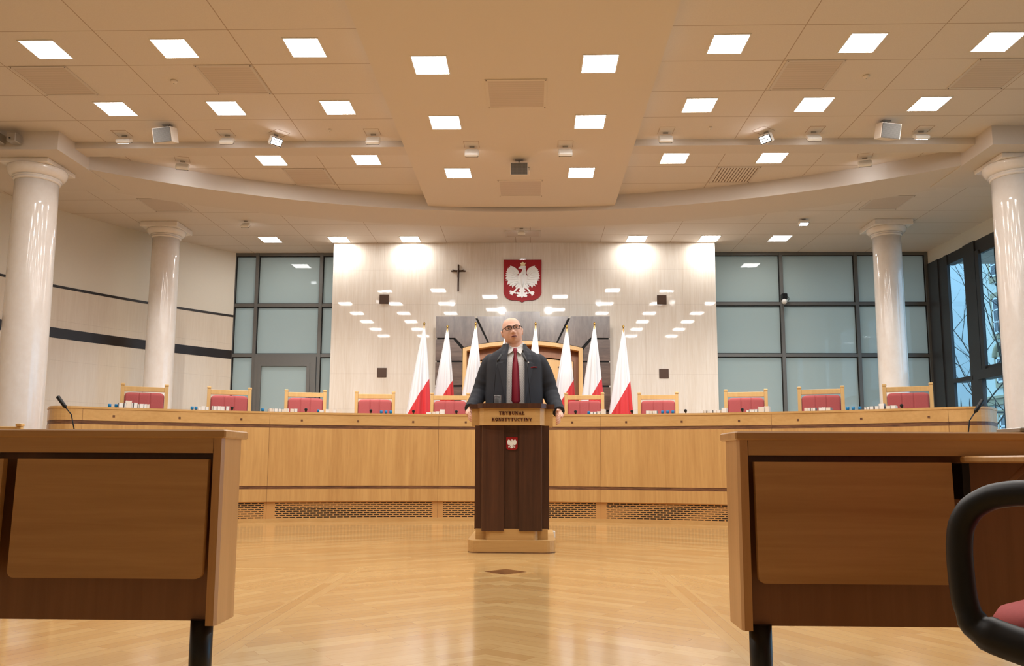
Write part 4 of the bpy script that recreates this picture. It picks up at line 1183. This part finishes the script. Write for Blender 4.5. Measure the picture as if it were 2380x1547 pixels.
    for sx, edge in ((-1, GAPL), (1, GAPR)):
        lp = MB(); R = []
        #      z, inner offset from edge, outer offset
        for z, i0, o0 in ((1.02, 0, .004), (1.10, 0, .014), (1.18, 0, .030), (1.26, 0, .047), (1.34, 0, .066), (1.385, -.001, .080), (1.40, -.002, .052), (1.42, -.003, .060), (1.46, -.006, .052), (1.49, -.010, .040), (1.52, -.014, .026), (1.555, -.014, .014)):
            xi = edge+sx*i0; xo = edge+sx*o0; xm = (xi+xo)/2
            up_ = .014
            R.append([(xi, jfy(xi, z)-up_, z), (xm, jfy(xm, z)-up_-.003, z), (xo, jfy(xo, z)-up_+.003, z), (xo, jfy(xo, z)+.002, z), (xm, jfy(xm, z)+.0, z), (xi, jfy(xi, z)+.0, z)])
        lp.rings(R, True, False).build('lapel', 'lapel', t)
    MB().tube([(.135, jfy(.135, 1.35)-.010, 1.348), (.160, jfy(.160, 1.35)-.013, 1.356), (.190, jfy(.190, 1.35)-.011, 1.358)], [.003, .0045, .0035], 8).build('pocket_square', 'red', t)
    MB().lathe([(.006, 0), (.006, .003)], 10).build('lapel_pin', 'whitesatin', t).matrix_local = Matrix.Translation((.118, jfy(.118, 1.385)-.018, 1.392)) @ Matrix.Rotation(pi/2, 4, 'X')
    MB().lathe([(.007, 0), (.007, .004)], 12).build('jacket_button', 'black', t).matrix_local = Matrix.Translation((-.068, jfy(-.068, 1.13)-.004, 1.13)) @ Matrix.Rotation(pi/2, 4, 'X')
    # trousers and shoes (behind the lectern)
    tr = MB().rings([ell(0, .01, z, a, b) for z, a, b in ((.72, .19, .13), (.82, .20, .145), (.95, .205, .155))], True, True)
    for sx in (-1, 1): tr.tube([(sx*.095, .02, .86), (sx*.10, .0, .62), (sx*.108, -.005, .42), (sx*.112, .012, .22), (sx*.115, .02, .045)], [.105, .095, .078, .072, .068], 22)
    tr.build('trousers', 'suit', t)
    for sx in (-1, 1):
        MB().tube([(sx*.115, .075, .035), (sx*.117, .03, .046), (sx*.12, -.05, .042), (sx*.124, -.13, .034), (sx*.126, -.19, .028)], [.03, .045, .046, .042, .02], 18, flat=.75).box(sx*.118-.045, sx*.118+.045, -.17, .08, 0, .012).build('shoe', 'black', t)
    # ---- face details, all placed in the head frame
    def hb(m, name, mat, parent=t):
        m.v = [tuple(HM @ Vector(v)) for v in m.v]; return m.build(name, mat, parent)
    for sx in (-1, 1):
        e = hb(MB().lathe([(.0115*sin(pi*k/10), -.0115*cos(pi*k/10)) for k in range(1, 10)], 16, (sx*.031, -.0765, .012)), 'eye', 'eye')
        hb(MB().tube([(sx*.031, -.0868, .011), (sx*.031, -.0885, .011)], [.0052, .0045], 12), 'iris', 'iris', e)
        hb(MB().tube([(sx*.019, -.0835, .0145), (sx*.031, -.0895, .0185), (sx*.044, -.0800, .0145)], [.0022, .004, .002], 8), 'eyelid', 'skin')
        hb(MB().tube([(sx*.016, -.0985, .029), (sx*.031, -.0965, .0335), (sx*.049, -.0845, .030)], [.002, .0035, .0015], 8, flat=.6), 'eyebrow', 'brow')
    hb(MB().tube([(-.024, -.0885, -.0655), (-.012, -.0985, -.0630), (0, -.1015, -.0625), (.012, -.0985, -.0630), (.024, -.0885, -.0655)], [.001, .0032, .004, .0032, .001], 10), 'mouth', 'mouth')
    hb(MB().tube([(-.024, -.090, -.0620), (-.010, -.1015, -.0575), (0, -.1025, -.0585), (.010, -.1015, -.0575), (.024, -.090, -.0620)], [.001, .003, .003, .003, .001], 10).tube([(-.022, -.0895, -.0685), (-.010, -.0995, -.0705), (0, -.1015, -.0712), (.010, -.0995, -.0705), (.022, -.0895, -.0685)], [.001, .0035, .004, .0035, .001], 10), 'lips', 'lips')
    # glasses
    fr = MB(); ln = MB()
    for sx in (-1, 1):
        def rr(a, r=1.0):
            c, s = cos(a), sin(a)
            return (sx*.0335+.0265*r*(abs(c)**.6)*(1 if c >= 0 else -1), -.108+.010*((abs(sx*.0335+.0265*c)/.06)**2), .009+.0165*r*(abs(s)**.7)*(1 if s >= 0 else -1))
        L = [rr(2*pi*k/28) for k in range(29)]
        fr.tube(L, .0022, 8)
        fr.tube([rr(2*pi*k/28) for k in range(0, 15)], .0030, 8)
        ln.add([rr(2*pi*k/28, .98) for k in range(28)], [tuple(range(28))])
        fr.tube([(sx*.060, -.098, .016), (sx*.076, -.082, .015), (sx*.083, -.04, .012), (sx*.084, .012, .010), (sx*.082, .03, -.002)], .0026, 8)
    fr.tube([(-.008, -.109, .012), (0, -.112, .015), (.008, -.109, .012)], .003, 8)
    g = hb(fr, 'glasses', 'black')
    hb(ln, 'lens', 'lensglass', g)
    return t
person()

# ================================================================= NEAR DESKS
def near_desk(x0, x1, sg, label, flaps, openf=None):
    """sg = +1: visible end on the right (left desk), -1: visible end on the left"""
    t = thing('desk', label, 'desk', ((x0+x1)/2, 2.30, 0))
    cx = (x0+x1)/2
    a, b = x0-cx, x1-cx
    end = b if sg > 0 else a
    MB().cbox(a-.006, b+.006, -.004, .185, .742, .766, .004).build('top', 'desk', t)
    MB().box(a+.03, b-.03, .002, .03, .70, .742).build('apron', 'desk', t)
    for e in (a, b):
        q = [(e-.001, 0), (e+.001, 0)]
        s = 1 if e > 0 else -1
        # end board with chamfered front and back corners
        MB().prism([(e-s*.028, .0), (e-s*.006, .0), (e, .012), (e, .14), (e-s*.012, .172), (e-s*.028, .172)], .228, .742).build('end_panel', 'desk_v', t)
    MB().box(a+.02, b-.02, .075, .09, .228, .742).build('back_panel', 'desk_back', t)
    for e in (a+.07, b-.07):
        l = MB().lathe([(.031, .012), (.031, .232)], 28, (e, .085, 0)).lathe([(.036, 0), (.036, .012)], 28, (e, .085, 0)).build('leg', 'black_metal', t)
    for f0, f1 in flaps:
        f0 -= cx; f1 -= cx; r = .018
        P_ = [(f0, .682), (f1, .682)]+[(f1-r+r*cos(radians(-k*15)), .355+r+r*sin(radians(-k*15))) for k in range(7)]+[(f0+r-r*sin(radians(k*15)), .355+r-r*cos(radians(k*15))) for k in range(7)]
        fl = MB().prism(P_, -.002, .018, lambda p, q, d: (p, d+(.682-q)*-.03, q)).build('folding_flap', 'desk', t)
    if openf:
        f0, f1 = openf[0]-cx, openf[1]-cx
        fl = MB().cbox(f0, f1, -.32, .002, .681, .700, .004).build('open_flap', 'desk', t)
        MB().tube([(f0+.09, -.16, .678), (f0+.05, .07, .52)], .008, 8).build('stay', 'desk_back', fl)
        MB().box(f0+.01, f0+.03, .01, .07, .58, .68).build('hinge', 'black_metal', fl)
    return t
near_desk(-3.0, -.705, 1, 'long honey-wood desk at the lower left with a folded writing flap', [(-1.29, -.745), (-1.875, -1.33), (-2.46, -1.915)])
near_desk(.735, 2.6, -1, 'long honey-wood desk at the lower right with one flap folded down and one open', [(.78, 1.318)], (1.342, 1.86))
# grey device on the right desk
t = thing('control_box', 'flat grey metal box on the right desk top, at the photo edge', 'device', (1.70, 2.40, .766))
MB().cbox(-.165, .165, -.06, .06, .002, .015, .002).build('case', 'steel', t)
MB().cbox(-.06, .14, -.03, .03, .015, .020, .002).build('raised_lid', 'whitesatin', t)
for x in (-.148, -.135): MB().lathe([(.0035, 0), (.0035, .004)], 10).build('socket', 'bronze', t).matrix_local = Matrix.Translation((x, -.058, .008)) @ Matrix.Rotation(pi/2, 4, 'X')
for i, x in enumerate((-.14, .14)): MB().lathe([(.008, 0), (.008, .003)], 10, (x, 0, 0)).build('rubber_foot', 'black', t)

# side tables with tall microphones (behind the near desks)
for sg, l1, l2, ml in ((-1, 'low oak table hidden behind the near left desk', 'tall gooseneck microphone leaning left, at the left end of the bench', ((.0, 0, 0), (-.02, 0, .2), (-.055, 0, .33), (-.11, 0, .39), (-.19, 0, .49))),
                       (1, 'low oak table hidden behind the near right desk', 'tall gooseneck microphone leaning right, at the right end of the bench', ((.0, 0, 0), (.03, 0, .18), (.05, 0, .30), (.10, 0, .37), (.175, 0, .48)))):
    t = thing('side_table', l1, 'table', (sg*4.0, 7.3, 0))
    MB().cbox(-.5, .5, -.3, .3, .72, .75, .004).build('top', 'oak_h', t)
    for a in (-.46, .46):
        for b in (-.26, .26): MB().cbox(a-.02, a+.02, b-.02, b+.02, 0, .72, .003).build('leg', 'oak', t)
    x = -3.885 if sg < 0 else 3.905
    q = [Vector(p) for p in ml]
    q[0].z = .01
    mt = thing('gooseneck_microphone', l2, 'microphone', (x, 7.2, .75))
    MB().lathe([(.06, 0), (.06, .018), (.02, .03)], 20).build('base', 'black', mt)
    MB().tube(q[:4], .0055, 8).build('neck', 'black', mt)
    MB().tube([q[3], q[3].lerp(q[4], .12), q[4].lerp(q[3], .04), q[4]], [.011, .0165, .018, .012], 14).build('head', 'black', mt)

# ================================================================= FOREGROUND ARMCHAIR
ch = thing('office_chair', 'black-armed swivel chair with a red seat at the lower right corner', 'chair', (1.325, 1.535, -.008), radians(-55))
def arml(y, sgn):
    pts = []
    # loop in local x (world -X is the open end), starts low at the seat, rises in front, runs back
    base = [(.24, y, .305), (.02, y, .335), (-.20, y, .368), (-.248, y, .385), (-.264, y, .43), (-.268, y, .52), (-.262, y, .57), (-.240, y, .605), (-.20, y, .628), (-.14, y, .637), (0, y, .630), (.14, y, .615), (.24, y, .59)]
    base = [Vector(p) for p in base]
    sm = []
    for i in range(len(base)-1):
        for k in range(4): sm.append(base[i].lerp(base[i+1], k/4))
    sm.append(base[-1])
    for _ in range(2): sm = [sm[0]]+[(sm[i-1]+sm[i]*2+sm[i+1])/4 for i in range(1, len(sm)-1)]+[sm[-1]]
    return MB().tube(sm, [.030 if p.z < .38 else (.0215 if p.z > .40 else .025) for p in sm], 16, flat=1.1)
arml(-.23, 1).build('armrest', 'black', ch)
arml(.25, 1).build('armrest', 'black', ch)
# seat: domed pad
R = []
for z, s in ((.355, .90), (.37, .98), (.388, 1.0), (.405, .96), (.417, .84), (.424, .6), (.426, .2)):
    R.append([(-.03+.26*s*(abs(cos(a))**.6)*(1 if cos(a) >= 0 else -1), .02+.21*s*(abs(sin(a))**.6)*(1 if sin(a) >= 0 else -1), z) for a in [2*pi*k/40 for k in range(40)]])
MB().rings(R, True, True).build('seat', 'red_fabric', ch)
MB().cbox(-.21, .24, -.18, .22, .325, .36, .012).build('seat_shell', 'black', ch)
bk_ = MB().cbox(.27, .31, -.18, .22, .50, .95, .015); bk_.build('backrest', 'red_fabric', ch)
MB().tube([(.10, .02, .33), (.28, .02, .36), (.325, .02, .5), (.325, .02, .7)], .02, 12).build('back_support', 'black', ch)
MB().tube([(.03, .02, .07), (.03, .02, .34)], .026, 16).build('gas_column', 'black_metal', ch)
for k in range(5):
    a = 2*pi*k/5+.3
    MB().tube([(.03, .02, .085), (.03+.27*cos(a), .02+.27*sin(a), .06)], [.022, .014], 10).build('base_arm', 'black', ch)
    MB().lathe([(.022, -.012), (.025, 0), (.022, .012)], 16).build('caster', 'black', ch).matrix_local = Matrix.Translation((.03+.27*cos(a), .02+.27*sin(a), .026)) @ Matrix.Rotation(a, 4, 'Z') @ Matrix.Rotation(pi/2, 4, 'X')

# ================================================================= OUTSIDE
struct(MB().box(7.75, 60, -10, 90, -.4, -.2).box(-12, 7.75, 16, 90, -.4, -.2).build('ground', 'asphalt'))
def building(name, label, x0, x1, y0, y1, h, mat, wins, cat='building'):
    t = thing(name, label, cat, (0, 0, -.2))
    MB().box(x0, x1, y0, y1, 0, h).build('wall', mat, t)
    for z in (3.6, h-.6): MB().box(x0-.22, x1+.1, y0-.22, y1, z, z+.28).box(x0-.32, x1, y0-.32, y1, z+.28, z+.40).build('cornice', 'stone', t)
    for (y, z, w, hh, ar) in wins:
        sr = MB().box(x0-.10, x0+.02, y-w/2-.2, y+w/2+.2, z-.22, z+hh+.25).build('surround', 'stone', t)
        wf = MB()
        wf.box(x0-.14, x0-.08, y-w/2, y-w/2+.09, z, z+hh).box(x0-.14, x0-.08, y+w/2-.09, y+w/2, z, z+hh).box(x0-.14, x0-.08, y-w/2, y+w/2, z, z+.09).box(x0-.14, x0-.08, y-w/2, y+w/2, z+hh-.09, z+hh)
        wf.box(x0-.14, x0-.08, y-.035, y+.035, z, z+hh)
        for q in (.33, .66): wf.box(x0-.14, x0-.08, y-w/2, y+w/2, z+hh*q-.03, z+hh*q+.03)
        wo = wf.build('window', 'winwhite', t)
        MB().box(x0-.12, x0-.10, y-w/2+.05, y+w/2-.05, z+.05, z+hh-.05).build('pane', 'darkglass', wo)
        if ar:
            MB().tube([(x0-.12, y+(w/2+.1)*cos(pi*k/12), z+hh+(w/2+.1)*sin(pi*k/12)) for k in range(13)], .12, 8).build('arch', 'stone', t)
    return t
wn = []
for yy in (31.0, 34.6, 38.1):
    wn += [(yy, 9.6, 1.0, 1.7, 0), (yy, 6.9, 1.0, 1.7, 0), (yy, 4.6, 1.0, 1.2, 1), (yy, 1.6, 1.0, 1.5, 0)]
building('apartment_building', 'pale three-storey building with white sash windows seen through the right window', 22, 34, 27, 40.4, 14, 'facade2', wn)
building('tall_building', 'plain pale blue-grey building end seen through the narrow right pane', 22.5, 40, 46, 70, 16, 'facade', [])
# bare tree
def tree(x, y, h, label, seed):
    t = thing('bare_tree', label, 'tree', (x, y, -.2)); rn = random.Random(seed)
    tk = MB(); br_ = MB()
    def grow(p, d, L, r, n):
        pts = [p]; dd = d.copy(); q = p.copy()
        for k in range(4):
            dd = (dd+Vector((rn.uniform(-.16, .16), rn.uniform(-.16, .16), rn.uniform(-.05, .12)))).normalized()
            q = q+dd*(L/4); pts.append(q.copy())
        (tk if n == 0 else br_).tube(pts, [r*(1-.12*k) for k in range(5)] if n < 3 else [r*(1-.2*k) for k in range(5)], 6 if n > 1 else 12, cap=n < 2)
        if n >= 3: return
        for k in range(3 if n else 5):
            s = rn.choice(pts[1:] if n else pts[2:])
            a = rn.uniform(0, 2*pi); el = rn.uniform(.35, .95)
            nd = (dd*el+Vector((cos(a), sin(a), rn.uniform(0, .6)))*(1-el*.35)).normalized()
            grow(s, nd, L*rn.uniform(.55, .75), r*.5, n+1)
        grow(pts[-1], dd, L*.7, r*.55, n+1)
    grow(Vector((0, 0, 0)), Vector((0, 0, 1)), h, .06, 0)
    tk.build('trunk', 'bark', t); br_.build('branches', 'bark', t)
tree(14.2, 24.5, 3.6, 'leafless tree outside the right window, nearer one', 5)
tree(17.6, 31.5, 4.2, 'leafless tree outside the right window, farther one', 11)
# iron fence
t = thing('iron_fence', 'iron picket fence outside, at the foot of the right window', 'fence', (0, 0, -.2))
x0_, x1_ = 11.0, 16.0
for z in (.35, 2.2): MB().box(x0_, x1_, 21.98, 22.02, z, z+.05).build('rail', 'black_metal', t)
for k in range(22):
    x = x0_+.1+k*.225
    MB().tube([(x, 22, 0), (x, 22, 2.45), (x, 22, 2.6)], [.016, .016, .003], 8).build('picket', 'black_metal', t)
bpy.context.view_layer.update()
